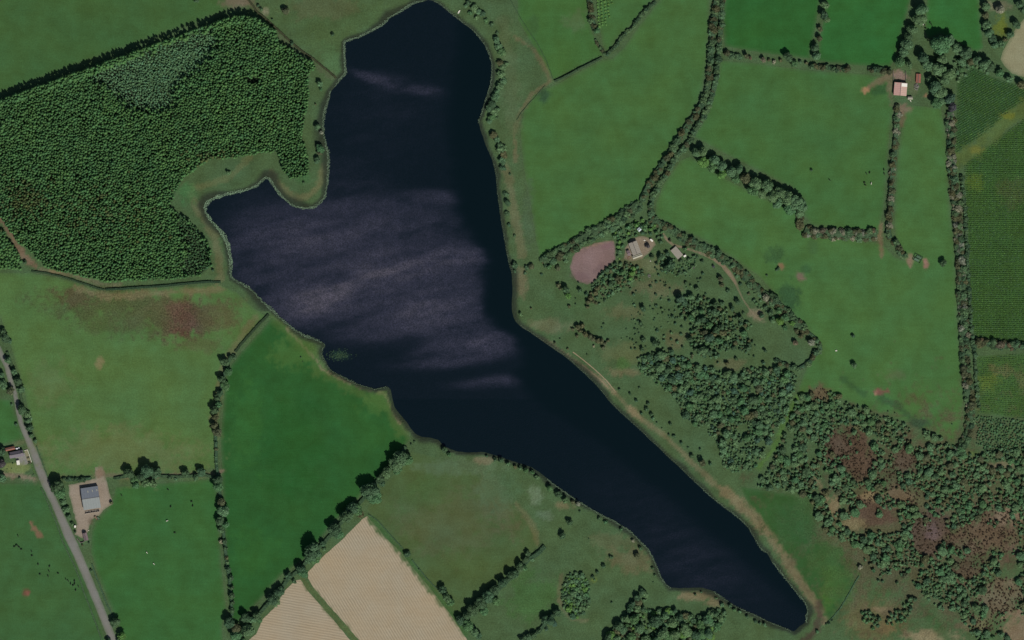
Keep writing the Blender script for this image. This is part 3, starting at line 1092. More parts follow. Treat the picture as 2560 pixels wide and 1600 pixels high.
def hedge(s, width, r, tones, label, height=None, name="hedge", rows=None, sp=1.15):
    """a hedge of bushes one can tell apart: each bush is a part"""
    pl = pts(s)
    mid = pl[len(pl) // 2]
    x0, y0 = W(*pl[0])
    o = empty(name, (x0, y0, 0))
    tag(o, label, "hedge", "hedgerows between the fields")
    A = [Vector(p) for p in pl]
    V, F = [], []
    dl = [Vector((*W(*p), 0)) for p in densify(pl, 7, .6, False)]
    for i, p in enumerate(dl):
        d = (dl[min(i + 1, len(dl) - 1)] - dl[max(i - 1, 0)]).normalized()
        nn = Vector((-d.y, d.x, 0))
        wm, hh = width * S * RNG.uniform(.36, .5), r * S * RNG.uniform(.5, .85)
        q0 = p - Vector((x0, y0, 0))
        V += [tuple(q0 - nn * wm), tuple(q0 - nn * wm * .7 + Vector((0, 0, hh))), tuple(q0 + Vector((0, 0, hh * RNG.uniform(.8, 1.3)))), tuple(q0 + nn * wm * .7 + Vector((0, 0, hh))), tuple(q0 + nn * wm)]
        if i:
            k = i * 5
            F += [(k - 5 + j, k + j, k + j + 1, k - 4 + j) for j in range(4)]
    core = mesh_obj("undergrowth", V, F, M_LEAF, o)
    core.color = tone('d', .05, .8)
    rows = rows or (2 if width > 2.2 * r else 1)
    for row in range(rows):
        off = 0 if rows == 1 else (row / (rows - 1) - .5) * (width - 1.5 * r)
        carry = RNG.uniform(0, r)
        for a, b in zip(A[:-1], A[1:]):
            d = b - a
            Ln = d.length
            if Ln < 1e-6:
                continue
            n = Vector((-d.y, d.x)) / Ln
            t = carry
            while t < Ln:
                rr = r * RNG.uniform(.55, 1.3)
                p = a + d * (t / Ln) + n * (off + RNG.uniform(-.42, .42) * r)
                tn = RNG.choice(tones)
                x, y = W(p.x, p.y + .2 * rr)
                R = rr * S
                me = RNG.choice(CROWN_MID if rr >= 5.5 else BUSH)
                c = link("shrub", me, None, o)
                c.location = (x - x0, y - y0, -0.25 * R if rr >= 5.5 else 0)
                c.rotation_euler = (0, 0, RNG.uniform(0, 6.28))
                hh = height if height else R * RNG.uniform(.62, 1.05) * (1 if row == 0 else .8)
                c.scale = (R * RNG.uniform(.95, 1.15), R * RNG.uniform(.95, 1.15), hh)
                c.color = tone(tn, .14, .84)
                t += rr * sp * RNG.uniform(.62, .98)
            carry = t - Ln
    return o


def low_hedge(s, w, h, t, label, name="low_hedge", dens=1.6, kk=1.0):
    """a narrow trimmed or overgrown bank of leaf clumps in one mesh"""
    pl = [Vector((*W(*p), 0)) for p in densify(pts(s), 8, .5, False)]
    rng = np.random.default_rng(int(abs(pl[0].x) * 7 + abs(pl[0].y)) + 3)
    V, F = [], []
    wm = w * S
    # solid heart
    prev = None
    for i, p in enumerate(pl):
        d = (pl[min(i + 1, len(pl) - 1)] - pl[max(i - 1, 0)]).normalized()
        n = Vector((-d.y, d.x, 0))
        hh = h * rng.uniform(.7, 1.05)
        ring = [p - n * wm * .42, p - n * wm * .34 + Vector((0, 0, hh * .85)), p + n * wm * .34 + Vector((0, 0, hh * .85)), p + n * wm * .42]
        k = len(V)
        V += [tuple(q) for q in ring]
        if prev is not None:
            for j in range(3):
                F.append((prev + j, k + j, k + j + 1, prev + j + 1))
        prev = k
        if i < len(pl) - 1:
            q = pl[i + 1]
            for _ in range(int((q - p).length * dens * max(1, wm))):
                c = p.lerp(q, rng.random()) + n * rng.uniform(-.5, .5) * wm + Vector((0, 0, h * rng.uniform(.5, 1.1)))
                nr = np.array([n.x * rng.uniform(-1, 1), n.y * rng.uniform(-1, 1), .8]) + rng.normal(size=3) * .4
                nr /= np.linalg.norm(nr)
                tt = np.cross(nr, rng.normal(size=3))
                tt /= np.linalg.norm(tt)
                b = np.cross(nr, tt)
                sz = rng.uniform(.35, .8)
                cc = np.array(c)
                k = len(V)
                V += [tuple(cc + tt * sz * .5), tuple(cc + b * sz * .4), tuple(cc - tt * sz * .5), tuple(cc - b * sz * .4)]
                F.append((k, k + 1, k + 2, k + 3))
    o = mesh_obj(name, V, F, M_LEAF)
    o.color = tone(t, .05, kk)
    tag(o, label, "hedge", "narrow hedges and overgrown banks")
    return o


def merge(name, geos, items, mat, label):
    """many small plants as one mass; items: (variant, x, y, sx, sz, rot, rgb)"""
    Vs, Fs, Cs = [], [], []
    n = 0
    G = [(np.array(v, float), f) for v, f in geos]
    for vi, x, y, sx, sz, rot, rgb in items:
        v, f = G[vi]
        c, s = math.cos(rot), math.sin(rot)
        q = np.empty_like(v)
        q[:, 0] = (v[:, 0] * c - v[:, 1] * s) * sx + x
        q[:, 1] = (v[:, 0] * s + v[:, 1] * c) * sx + y
        q[:, 2] = v[:, 2] * sz
        Vs.append(q)
        Fs += [tuple(i + n for i in t) for t in f]
        Cs.append(np.tile(np.array([rgb[0], rgb[1], rgb[2], 1.0]), (len(v), 1)))
        n += len(v)
    o = mesh_obj(name, np.concatenate(Vs).tolist(), Fs, mat)
    set_tint(o.data, np.concatenate(Cs))
    tag(o, label, None, None, "stuff")
    return o


def scatter(poly, rmin, rmax, n_try, dens=None, gap=0.8, seed=1):
    """dart throwing inside a polygon: list of (u, v, r)"""
    rng = random.Random(seed)
    A = np.array(poly)
    lo, hi = A.min(0), A.max(0)
    cand = np.array([(rng.uniform(lo[0], hi[0]), rng.uniform(lo[1], hi[1])) for _ in range(n_try)])
    cand = cand[inside(cand, A)]
    if dens is not None:
        # the same spot always gives the same answer, so sparse places stay sparse however many tries
        th = .5 + 1.25 * (.5 * vnoise(cand[:, 0] + seed * 13, cand[:, 1], 13.0) + .5 * vnoise(cand[:, 0], cand[:, 1] + seed * 7, 29.0) - .5)
        cand = cand[dens(cand[:, 0], cand[:, 1]) > th]
    out = []
    cell = {}
    cs = rmax * 2
    for u, v in cand:
        r = rmin + (rmax - rmin) * rng.random() ** 1.6
        k = (int(u / cs), int(v / cs))
        ok = True
        for i in (-1, 0, 1):
            for j in (-1, 0, 1):
                for (a, b, q) in cell.get((k[0] + i, k[1] + j), ()):
                    if math.hypot(a - u, b - v) < (q + r) * gap:
                        ok = False
                        break
        if ok:
            out.append((u, v, r))
            cell.setdefault(k, []).append((u, v, r))
    return out


# ------------------------------------------------------------------ the conifer plantation
PALE = np.array(chain((0, 0, "830 740 1150 600 1450 470 1800 320 2010 290 2040 500 1830 690 1650 840 1620 1050 1320 1060 1100 930 960 800")))
SHRUB_E = np.array(chain((0, 1, "1640 470 1810 590 1960 780 2000 1000 1900 1090 1720 1090 1760 850 1700 640")))
fpoly = [(u, v) for u, v in FOREST]
fp2 = pts("-100,568 -100,672 52,673 55,652 30,608 4,575")
con = scatter([(u, v) for u, v in fpoly], 2.8, 5.2, 110000, None, 0.64, 21) + scatter(fp2, 3.6, 6.0, 6000, None, 0.66, 22)
con = [c for c in con if not (abs(c[0] - 632) < 16 and abs(c[1] - 202) < 6)]
FA = np.array(fpoly)
NEDGE = pts('-100,288 0,252 590,40 640,45 688,79 693,106')
items, cands = [], []
cu = np.array([(c[0], c[1]) for c in con])
cj = cu + NP.normal(size=cu.shape) * 7
inp, ins = inside(cj, PALE), inside(cj, SHRUB_E)
hn = fbm(cu[:, 0], cu[:, 1], 70.0)
rusty = np.exp(-(((cu[:, 0] - 62) / 48) ** 2 + ((cu[:, 1] - 502) / 40) ** 2)) + .6 * np.exp(-(((cu[:, 0] - 540) / 60) ** 2 + ((cu[:, 1] - 400) / 25) ** 2)) + .25 * np.exp(-(((cu[:, 0] - 250) / 160) ** 2 + ((cu[:, 1] - 540) / 60) ** 2))
for i, (u, v, r) in enumerate(con):
    x, y = W(u, v)
    if inp[i]:
        c = tone('g', .1, 1.3)
        c = (c[0] * .92, c[1] * 1.0, c[2] * 1.06)
        items.append((RNG.randrange(5), x, y, r * S * RNG.uniform(.8, 1.1), RNG.uniform(1.2, 2.4), RNG.uniform(0, 6.28), c, 1))
        continue
    if ins[i]:
        items.append((RNG.randrange(5), x, y, r * S * RNG.uniform(.85, 1.1), RNG.uniform(1.4, 3.0), RNG.uniform(0, 6.28), tone('e', .14, .95), 1))
        continue
    t = 'g'
    c = tone(t, .16, .76)
    if RNG.random() < rusty[i] * .8:
        c = tone('b', .12, .85)
    elif RNG.random() < .12:
        c = tone('d', .1)
    c = (c[0] * (.80 + .22 * hn[i]), c[1] * (1.03 + .2 * hn[i]), c[2] * .82)
    h = RNG.uniform(6.2, 9.2)
    if seg_dist(np.array([[u, v]]), NEDGE)[0] < 16:
        h = RNG.uniform(9.5, 11.8)
        r *= 1.35
    cands.append((r * RNG.uniform(.95, 1.15), u, v, h, c))
cands.sort(key=lambda q: -q[0])
edge_d = None
CMARKS = [(590, 60, "its peaked northern corner"), (300, 160, "its long north edge"), (30, 280, "its western end"), (430, 230, "the pale young trees"), (632, 202, "the small bright glade"), (750, 200, "its edge facing the northern ditch"),
          (745, 420, "the tip of the peninsula"), (500, 430, "the clearing by the bay"), (70, 500, "the rusty patch"), (250, 420, "its centre"), (60, 620, "the brown strip"), (250, 660, "the ditch bank below it"), (500, 640, "its south-east shrubs"), (420, 540, "the south-east interior")]
big, rest = cands[:300], cands[300:]
cr = {}
rows_ = []
for r, u, v, h, c in big:
    d, k = min((math.hypot(u - a, v - b), i) for i, (a, b, w) in enumerate(CMARKS))
    rows_.append((k, d, r, u, v, h, c))
rows_.sort(key=lambda q: q[:2])
for k, d, r, u, v, h, c in rows_:
    x, y = W(u, v)
    o = link("spruce_tree", RNG.choice(SPRUCE))
    o.location = (x, y, 0)
    o.rotation_euler = (0, 0, RNG.uniform(0, 6.28))
    o.scale = (r * S * 1.12, r * S * 1.12, h)
    o.color = (*c[:3], 1)
    n_ = cr.get(k, 0)
    cr[k] = n_ + 1
    tag(o, "broad dark conifer of the plantation, %s out from %s" % (ordinal(n_), CMARKS[k][2]), "conifer", "broadest conifers of the plantation")
sp_items = []
for r, u, v, h, c in rest:
    x, y = W(u, v)
    sp_items.append((RNG.randrange(5), x, y, r * S * 1.12, h, RNG.uniform(0, 6.28), c))
merge("conifer_plantation", SPRUCE_GEO, sp_items, M_LEAF_A, "dense dark plantation of planted conifers west of the lough")
merge("young_woodland", SMALL_GEO, [q[:7] for q in items], M_LEAF_A, "paler low young trees filling gaps in the conifer plantation")

# ------------------------------------------------------------------ hedgerows (lines in photograph pixels)
hedge("1791,-60 1790,0 1786,40 1781,79 1778,114 1775,150 1772,185 1770,212 1764,238 1753,262 1740,285 1729,300 1710,325 1694,352 1678,376 1664,397 1650,418 1636,440 1622,462 1610,484 1604,504", 16, 8.2, "gbbgdbg",
      "tall left-hand row of the double hedgerow, mixed brown and green, beside the broad smooth pasture", sp=.95)
hedge("1808,-60 1806,0 1804,40 1801,79 1797,114 1794,150 1790,185 1786,212 1781,238 1773,262 1761,287 1745,315 1728,345 1710,368 1692,390 1677,415 1663,438 1650,458 1640,477 1631,497 1627,520 1629,540", 14, 7.4, "ggbdg",
      "right-hand row of the double hedgerow, greener, beside the deep green field", sp=1.0)
hedge("1600,510 1571,531 1531,557 1492,579 1452,600 1420,622 1385,640 1358,654", 30, 8.5, "gdgbg", "broad dark hedge sloping from the double hedgerow down towards the mauve soil patch", sp=.95, rows=3)
hedge("1628,545 1640,553 1664,567 1686,580 1710,594 1730,606 1752,615 1778,628 1800,640 1832,658 1858,682 1880,709 1896,726 1925,742 1950,768 1972,784 1992,806 2014,824", 20, 7.2, "gdgbgdb",
      "hedge bordering the sandy farm track, between the track and the long pasture", sp=1.05)
hedge("2015,826 2036,845 2048,860 2052,874 2036,886 2026,902 2008,916 1997,922 1974,917 1955,908 1938,899", 12, 6.5, "gbdg", "curling hedge round the small paddock corner north-east of the wood", sp=1.0)
hedge("1999,534 1999,548 1998,564", 18, 8, "b", "short brown clump of hedge just below the end of the tall tree belt", sp=.9)
hedge("2012,574 2030,581 2060,583 2090,585 2120,585 2150,586 2175,587 2192,587", 28, 8, "bbgpk", "thick brownish flowering hedge lying across between the two large pastures", sp=.95)
hedge("2243,262 2244,290 2241,318 2239,345 2236,375 2233,405 2230,440 2227,469 2227,503 2225,532 2223,553 2220,580 2225,596", 16, 7.6, "bbgbp", "upright brown hedge running south from the pink-roofed barn", sp=.95)
hedge("2236,599 2248,619 2260,640", 16, 7, "pbg", "pale ragged end of hedge beside the cattle pen", sp=1.0)
hedge("2374,280 2375,312 2380,347 2376,378 2380,400 2383,440 2386,474 2391,510 2394,548 2397,590 2400,640 2403,690 2406,740 2408,784 2409,830 2411,880 2416,920 2422,960 2424,1000 2426,1040 2420,1086 2404,1112 2394,1130", 22, 8.4, "bgbdgbp",
      "long upright hedge along the east side, between pasture and row-crop plots", sp=.95)
hedge("2404,440 2412,520 2416,600 2420,680 2424,750 2428,820 2436,880 2440,950 2446,1020", 9, 5.5, "dg", "narrow dark green growth between the long east hedge and the crop rows", sp=1.15)
hedge("2428,860 2450,856 2475,856 2505,862 2535,864 2570,862 2640,860", 18, 8, "dgbk", "cross hedge between the two row-crop plots on the east edge", sp=.95)
hedge("1471,-50 1474,0 1477,25 1480,50 1485,72", 16, 7.5, "bbg", "short brown hedge at the north edge above the hedge junction", sp=.9)
hedge("1640,3 1628,13 1616,24 1604,35 1594,50 1580,70 1566,82 1552,96 1540,112 1530,122 1518,136", 9, 5.2, "dgd", "thin dark hedge slanting up to the north edge from the hedge junction", sp=1.1)
hedge("1488,98 1496,112 1504,124 1514,138", 9, 4.8, "bg", "small broken hedge running into the junction from the brown hedge", sp=1.2)
hedge("158,1196 185,1198 212,1197 228,1195", 9, 5.5, "d", "short dark hedge along the top of the farmyard by the grey barn", sp=1.0)
hedge("1811,130 1824,136 1840,141 1852,146", 14, 7.5, "gbk", "short hedge clump right of the double hedgerow, at the top of the large pasture", sp=.9)
hedge("2030,166 2050,167 2068,167 2088,172 2108,172 2122,170", 13, 7, "dgb", "dark hedge between deep green field and large pasture, nearer its western end", sp=.95)
hedge("2170,172 2185,173 2200,174 2215,176 2228,174", 15, 8, "bdb", "brown hedge reaching the yard of the pink-roofed barn", sp=.9)
low_hedge("1386,204 1416,190 1446,174 1476,159 1506,144", 6.5, 2.3, 'd', "straight clipped dark hedge across the pasture west of the hedge junction", kk=.75)
low_hedge("79,678 110,682 148,690 180,699 212,710 240,719 262,725", 5.5, 1.5, 'd', "shaded ditch built as a dark leafy bank, western stretch below the plantation", kk=.55)  # leafy strip added to give the dark of the ditch's shadow
low_hedge("264,724 317,721 357,718 397,716 436,712 476,708 515,705 552,705", 6.5, 1.7, 'd', "shaded ditch built as a dark leafy bank, eastern stretch reaching the lough", kk=.5)  # added strip too, darker leaves standing in for shade in the ditch
low_hedge("672,786 650,808 628,832 606,857 588,880", 7.5, 1.6, 'd', "straight shaded ditch built as a dark leafy bank between rushy pasture and emerald field", kk=.5)  # dark leaves added where a ditch lies in shadow
low_hedge("612,-10 628,8 645,32 662,44 690,70 720,98 738,114 760,132 785,148 808,168 828,184 840,196", 6, 1.3, 'b', "brown scrubby ditch bank between plantation and northern meadow", kk=.55)
low_hedge("922,1286 945,1302 968,1328 988,1350 1008,1372", 3, .9, 'd', "thin dark bank along the upper east side of the larger tilled field", kk=.8)
low_hedge("1030,1400 1046,1420 1064,1442 1082,1462 1098,1476", 3, .9, 'd', "thin dark bank along the middle east side of the larger tilled field", kk=.8)
low_hedge("2148,1440 2138,1455 2120,1488 2104,1516 2085,1540 2068,1558", 3.5, .8, 'd', "thin overgrown fence line climbing from the lough's south-east tip", kk=.9)
low_hedge("103,1220 117,1250 130,1282 145,1318 157,1355 171,1384 185,1412 199,1446 211,1484 229,1530 247,1580 268,1640", 4.5, .7, 'd', "low verge hedge on the left side of the lane", dens=.9, kk=.9)
low_hedge("230,1410 240,1440 256,1480 270,1516 284,1545", 4.5, .8, 'd', "low verge hedge on the right side of the lane below the farm", dens=.9, kk=.9)
low_hedge("91,1116 99,1140 109,1166 122,1198", 3.5, .8, 'd', "low hedge across the lane from the house", dens=.9, kk=.9)
low_hedge("1272,-6 1300,42 1322,78 1342,106 1365,150 1383,198", 1.6, .6, 'd', "thin rough fence line from the north edge down to the clipped dark hedge", kk=.8)
low_hedge("1362,214 1340,240 1318,264 1300,286 1292,300", 1.6, .6, 'd', "thin rough fence line curving from the clipped dark hedge towards the lough", kk=.8)
low_hedge("78.7,1159 82,1170 87.3,1185", 2.6, 1.0, 'y', "trimmed green garden hedge at the lane-side house lawn", dens=2, kk=.7)

low_hedge("1014,1116 1000,1146 970,1178 948,1198 925,1228 890,1268 850,1310 815,1352 784,1384 752,1422 722,1446 690,1490 664,1516 640,1545 620,1560", 11, 2.6, 'd', "overgrown hedge below the big trees between emerald and tilled fields", kk=.75)
low_hedge("1148,1560 1170,1542 1200,1514 1230,1488 1260,1460 1290,1432 1320,1400 1345,1384 1362,1366", 13, 3.0, 'd', "overgrown hedge under the slanting dark tree row south of the hay meadow", kk=.75)
low_hedge("585,886 570,905 560,940 550,985 540,1015 537,1060 540,1110 541,1160 546,1200 552,1250 556,1300 561,1350 566,1400 574,1450 579,1500 580,1540", 9, 2.2, 'd', "overgrown hedge under the trees left of the emerald field", kk=.8)
low_hedge("285,1196 320,1190 360,1188 400,1190 440,1192 480,1190 515,1188 545,1196", 9, 2.0, 'd', "overgrown hedge under the trees below the rushy pasture", kk=.8)
low_hedge("18,880 30,915 42,945 52,985 58,1020 70,1055 80,1090", 8, 2.0, 'd', "overgrown hedge on the field side of the upper lane", kk=.8)
low_hedge("1392,1530 1370,1552 1346,1580 1320,1594 1304,1604", 11, 2.6, 'd', "overgrown hedge in the short tree row by the oval grove", kk=.8)
low_hedge("1608,1480 1590,1500 1575,1528 1556,1552 1536,1572 1516,1598", 11, 2.6, 'd', "overgrown hedge along the western edge of the wooded corner", kk=.8)

# ------------------------------------------------------------------ trees named one by one (u,v,radius,tone)
stand("1737,378,13 1755,374,15 1757,402,14,y 1785,395,14 1778,413,13,e 1803,410,13 1803,432,12,y 1825,425,15 1845,418,14 1838,444,13,e 1862,442,15,b 1886,455,16 1880,474,15,e 1904,480,13 1915,460,16 1928,486,17 1946,476,16 1942,504,14 1965,490,17 1984,500,18 1972,518,15,e 2000,510,16 1996,530,12",
      "belt_tree", "tree", (1737, 378), "the double hedgerow in the thick tree belt", "trees of the thick belt", 1.0, 1.2)
stand("1866,140,9,b 1875,143,7,k 1907,147,9,k 1922,149,6,b 1935,153,7,p 1951,149,7,b 1968,140,14,d 1984,156,10,e 2000,153,6,d 2015,156,6,b",
      "hedgerow_tree", "tree", (1800, 135), "the double hedgerow in the gappy row above the large pasture", "trees in the gappy pasture row")
stand("2061,10,11 2058,33,13,d 2066,48,10 2050,72,9,b 2047,93,10,b 2037,116,13,d 2040,137,15", "hedgerow_tree", "tree", (2060, 0), "the north edge between the two deep green fields", "trees between the deep green fields")
stand("2301,18,22 2296,44,19,g 2278,70,20 2268,88,15,d 2266,106,19 2256,126,16 2248,150,17,e 2272,158,13", "farm_tree", "tree", (2301, 0), "the north edge in the tall row above the barn", "tall trees above the barn")
stand("2348,104,27,e 2370,98,17 2392,119,16 2413,130,18,d 2304,140,18,d 2316,160,16 2345,168,20 2354,146,14 2370,180,18 2333,214,22,d 2346,226,18 2360,196,16 2372,242,18,c 2340,254,15,e 2352,248,14 2378,264,13,m 2460,156,18 2472,164,15,d 2440,146,14 2425,150,12,b 2497,180,12,e 2523,196,11 2552,210,11,b 2400,150,12 2322,196,10",
      "farm_tree", "tree", (2250, 220), "the pink-roofed barn in the grove to its east", "trees of the grove east of the barn", None, 1.1)
stand("2462,14,14 2462,36,12,b 2465,60,13 2471,80,14 2481,96,14,d 2486,110,14 2501,106,13 2539,58,14,d 2524,84,11,d 2548,8,13,d 2555,22,12,d 2499,20,15,p 2512,98,8,b",
      "hedgerow_tree", "tree", (2560, 0), "the north-east corner round the small olive triangle", "trees round the small olive triangle")
stand("13,842,13,d 8,826,9,d 24,850,7,d 21,898,11 34,926,11 45,950,14,d 53,970,13 26,974,13,b 8,957,15 5,936,11 55,1020,16,d 69,1034,11 72,1048,11 74,1066,13,d 78,1087,9 40,1060,6,d 29,1010,5 88,1101,8 4,1126,13,d 5,1155,13,m 6,1192,13 49,1193,4,d 31.7,1157.5,2.6,e 18,1172,1.6,e 29,1171,1.6,e",
      "lane_tree", "tree", (10, 820), "the lane's upper end, north of the house", "trees and bushes along the upper lane")
stand("143,1210,21,d 150,1226,18,e 159,1250,11 164,1271,11 172,1290,9 181,1307,7 278,1255,6,b 188,1328,4.5,d 222,1356,3.5,d 206,1362,4,b 228,1425,4.5,d 288,1552,15,d 305,1586,13,y 272,1600,10,d 300,1602,12",
      "roadside_tree", "tree", (143, 1205), "the hedge top at the grey barn, beside the lane", "trees beside the lane at the barn")
stand("322,1180,15,d 368,1172,22,d 390,1178,17,d 354,1186,15,d 463,1180,12,d 503,1177,14,d 490,1190,11 545,1196,15,d 288,1195,4.5,d 299,1194,5,d 336,1195,12,e 424,1192,7,d 340,1208,12,e 384,1207,13 365,1204,12 545,1212,16,e 440,1196,6",
      "hedgerow_tree", "tree", (280, 1195), "the farm gateway in the row below the rushy pasture", "trees in the row below the rushy pasture")
stand("561,902,13,d 575,893,8,d 585,891,7,d 571,924,12,e 553,944,12,d 563,961,12,e 550,980,10,d 542,993,10,d 546,1008,10,e 536,1022,13,d 537,1040,10,b 537,1059,11,b 543,1075,13,b 540,1104,6,d 540,1122,6,b 540,1140,5 540,1157,5 553,1250,13,b 558,1272,15 550,1298,13,d 563,1308,12,e 553,1322,10 561,1351,8,d 551,1352,6,p 563,1369,6,d 566,1393,7,b 569,1404,6 571,1422,8,d 577,1443,8,d 579,1467,8,d 579,1487,9,d 582,1504,7,d 579,1524,8,d",
      "hedgerow_tree", "tree", (575, 890), "the straight bank in the hedge left of the emerald field", "trees left of the emerald field", None, 1.12)
stand("574,1552,16,d 590,1565,15,b 614,1541,15,d 630,1545,13 618,1570,21 590,1584,19,e 605,1600,14,e", "corner_tree", "tree", (574, 1540), "the emerald field's southern corner", "trees at the emerald field's southern corner")
stand("1002,1137,23,d 989,1153,19 1016,1145,17,e 968,1170,13,d 965,1180,14 992,1170,13,e 952,1194,11,d 923,1219,24,d 935,1234,20,e 955,1205,9,d 883,1264,18,d 865,1285,18,d 894,1270,14,e 902,1285,10,b 836,1320,18,d 845,1331,15,e 807,1356,9,d 810,1370,7 780,1373,24,d 788,1387,18,e 772,1390,15 751,1416,16,d 757,1428,14,e 722,1438,9,d 734,1451,7,d 698,1474,14,d 680,1493,16,d 690,1502,11 643,1535,13,d 646,1547,11,e 664,1512,5,d 712,1448,4,d",
      "hedgerow_tree", "tree", (1010, 1110), "the lough in the row above the tilled fields", "big trees above the tilled fields", None, 1.1)
stand("1018,1383,9,d 1047,1422,3,d 1106,1470,13,d 1116,1490,15 1126,1502,12,e", "field_tree", "tree", (1018, 1383), "the top along the larger tilled field's east side", "trees along the larger tilled field")
stand("1151,1546,14,d 1166,1533,14,d 1182,1519,15,d 1201,1503,16,d 1219,1487,16,d 1236,1469,15,d 1255,1453,13,d 1275,1435,13,d 1169,1558,15,e 1210,1524,13,e 1238,1499,13,e 1185,1577,12 1196,1586,9,d 1286,1432,11,d 1299,1414,12,d 1312,1396,11,d 1320,1382,8,d 1310,1417,10,e 1338,1385,5,d 1349,1376,5,d 1359,1366,5,d 1330,1396,7 1424,1304,9,d 1405,1337,9,d",
      "hedgerow_tree", "tree", (1151, 1550), "the larger tilled field in the slanting dark row", "trees of the slanting dark row", None, 1.12)
stand("1508,1413,8,d 1493,1429,6,d 1482,1440,6,d 1527,1392,6,d 1592,1388,10,b 1600,1368,8,d 1582,1350,6,p 1472,1346,2.2,d 1529,1505,4,d 1486,1448,4,e 1605,1477,10,d 1614,1484,9 1631,1419,5,d 1637,1437,5 1633,1455,2.2,d",
      "pasture_bush", "bush", (1592, 1370), "the lough shore in the rough pasture near the round grove", "bushes of the pasture near the round grove")
stand("1592,1493,11,d 1582,1508,11,d 1572,1524,9,d 1594,1518,11 1606,1520,10,d 1567,1544,13 1546,1561,15,d 1558,1570,15 1518,1591,15,d 1585,1544,16,e 1598,1565,17 1638,1548,19,d 1649,1522,8,d 1662,1536,13 1687,1524,9,d 1677,1552,17 1699,1541,13,d 1656,1577,20 1714,1570,18 1731,1547,10,d 1762,1548,13,d 1748,1558,13,e 1769,1579,17 1687,1582,18 1738,1583,15,d 1788,1532,12,d 1800,1541,13 1810,1528,8,d 1793,1562,11,e 1540,1592,13 1575,1588,16,e 1612,1594,15 1640,1600,15",
      "grove_tree", "tree", (1600, 1480), "the shore in the wooded corner on the south edge", "trees of the wooded southern corner")
stand("1391,1527,13,d 1380,1536,11,d 1373,1547,15,d 1362,1545,13,d 1384,1555,11,c 1346,1576,8,d 1333,1584,10,d 1320,1589,10,d 1306,1597,10,d 1366,1570,8,c", "hedgerow_tree", "tree", (1395, 1520), "the round grove in the short row south-west of it", "trees of the short row by the round grove")
GROVE = [(1440 + 35 * math.cos(a), 1486 + 57 * math.sin(a)) for a in np.linspace(0, 6.28, 30)]
stand("1111,1122,9,d 1122,1134,8,e 1217,1139,5,d 1238,1147,7,d 1252,1149,8,d 1270,1158,8 1288,1165,7,b 1301,1168,7 1314,1173,9,e 1330,1178,8,e 1342,1192,8 1373,1217,10,e 1396,1233,10,d 1413,1247,10 1432,1253,8,b 1445,1258,8,p 1497,1294,6,d 1513,1303,6,e 1552,1321,6,e 1449,1277,4,d",
      "shore_bush", "bush", (1111, 1122), "the marshy meadow end along the lough's south-west shore", "bushes on the lough's south-west shore")
stand("1738,1485,4.5,d 1753,1479,4,d 1804,1510,7 1825,1512,7,d 1849,1528,6 1867,1540,6,d 1888,1552,6,d 1911,1560,7 1790,1495,4 1835,1522,6,e 1900,1558,5", "shore_bush", "bush", (1738, 1485), "the sandy bay along the lough's southern end", "bushes on the lough's southern shore")
stand("1164,13,6 1170,6,6,d 1185,18,8 1196,27,7 1205,32,7,d 1228,60,6,d 1242,82,4,d 1240,98,9 1246,112,9 1253,124,9,e 1258,131,8 1250,154,8,b 1256,165,8 1262,158,6 1252,184,9 1259,200,8 1248,214,9 1241,226,8 1236,240,9 1230,256,10,d 1222,268,9,d 1241,270,7 1236,280,8 1228,290,9,e 1224,300,7 1243,292,4,d 1232,335,9,b 1241,345,7 1249,361,7 1253,371,9 1260,386,9,b 1255,396,8 1257,403,8,d 1256,416,8,d 1275,434,3.5,d 1262,482,6,d 1267,503,8,d 1267,532,6,d 1272,561,5,d 1286,588,4,d 1288,661,7,d 1287,676,4.5,d 1328,663,7,b 1317,667,6,d 1312,681,4,d 1354,684,3.5,d 1175,30,6,e 1190,42,6 1215,50,5,e",
      "shore_bush", "bush", (1164, 0), "the north edge down the upper lough's east shore", "bushes on the upper lough's east shore", .62, 1.42)
stand("801,208,9 793,314,10 800,368,13,e 793,397,9,d 714,25,12,b 832,85,6,d 681,48,4,d 730,106,7,d 755,148,9,d 780,163,8,d 653,21,6 645,12,5,d 492,0,7,d 791,402,7,d 759,455,4.5,d 571,431,7 532,674,5,d 459,540,6,d 471,548,6 495,577,5,d 516,601,5,d 63,654,7,d 802,222,7,e 803,330,7,p 798,380,9,b 789,260,4,b 1028,1110,4,d 1036,1104,4,d 752,892,3,d 757,903,2,d",
      "margin_tree", "tree", (653, 0), "the northern ditch on the margins of plantation and lough", "trees on the plantation and lough margins")
# rows of saplings near the top edge
rr = []
for i in range(9):
    for j in range(5):
        u, v = 1494 + j * 8.5 + i * .5, 2 + i * 8 - j * 2.6
        if v < 74 and u < 1536 - i * 2.2:
            rr.append((u + RNG.uniform(-1, 1), v + RNG.uniform(-1, 1), RNG.uniform(3.2, 4.2), i, j))
rr.append((1492, 74, 11, 0, 0))
for u, v, r, i, j in rr:
    if r > 8:
        plant("hedgerow_tree", u, v, 11, 'e', "rounded green tree below the planted saplings by the brown hedge", "tree")
    else:
        plant("sapling", u, v, r, 'y', "green sapling, %s down in the %s planted row from the brown hedge" % (ordinal(i), ordinal(j)), "sapling", "planted saplings", .5, raw=True)
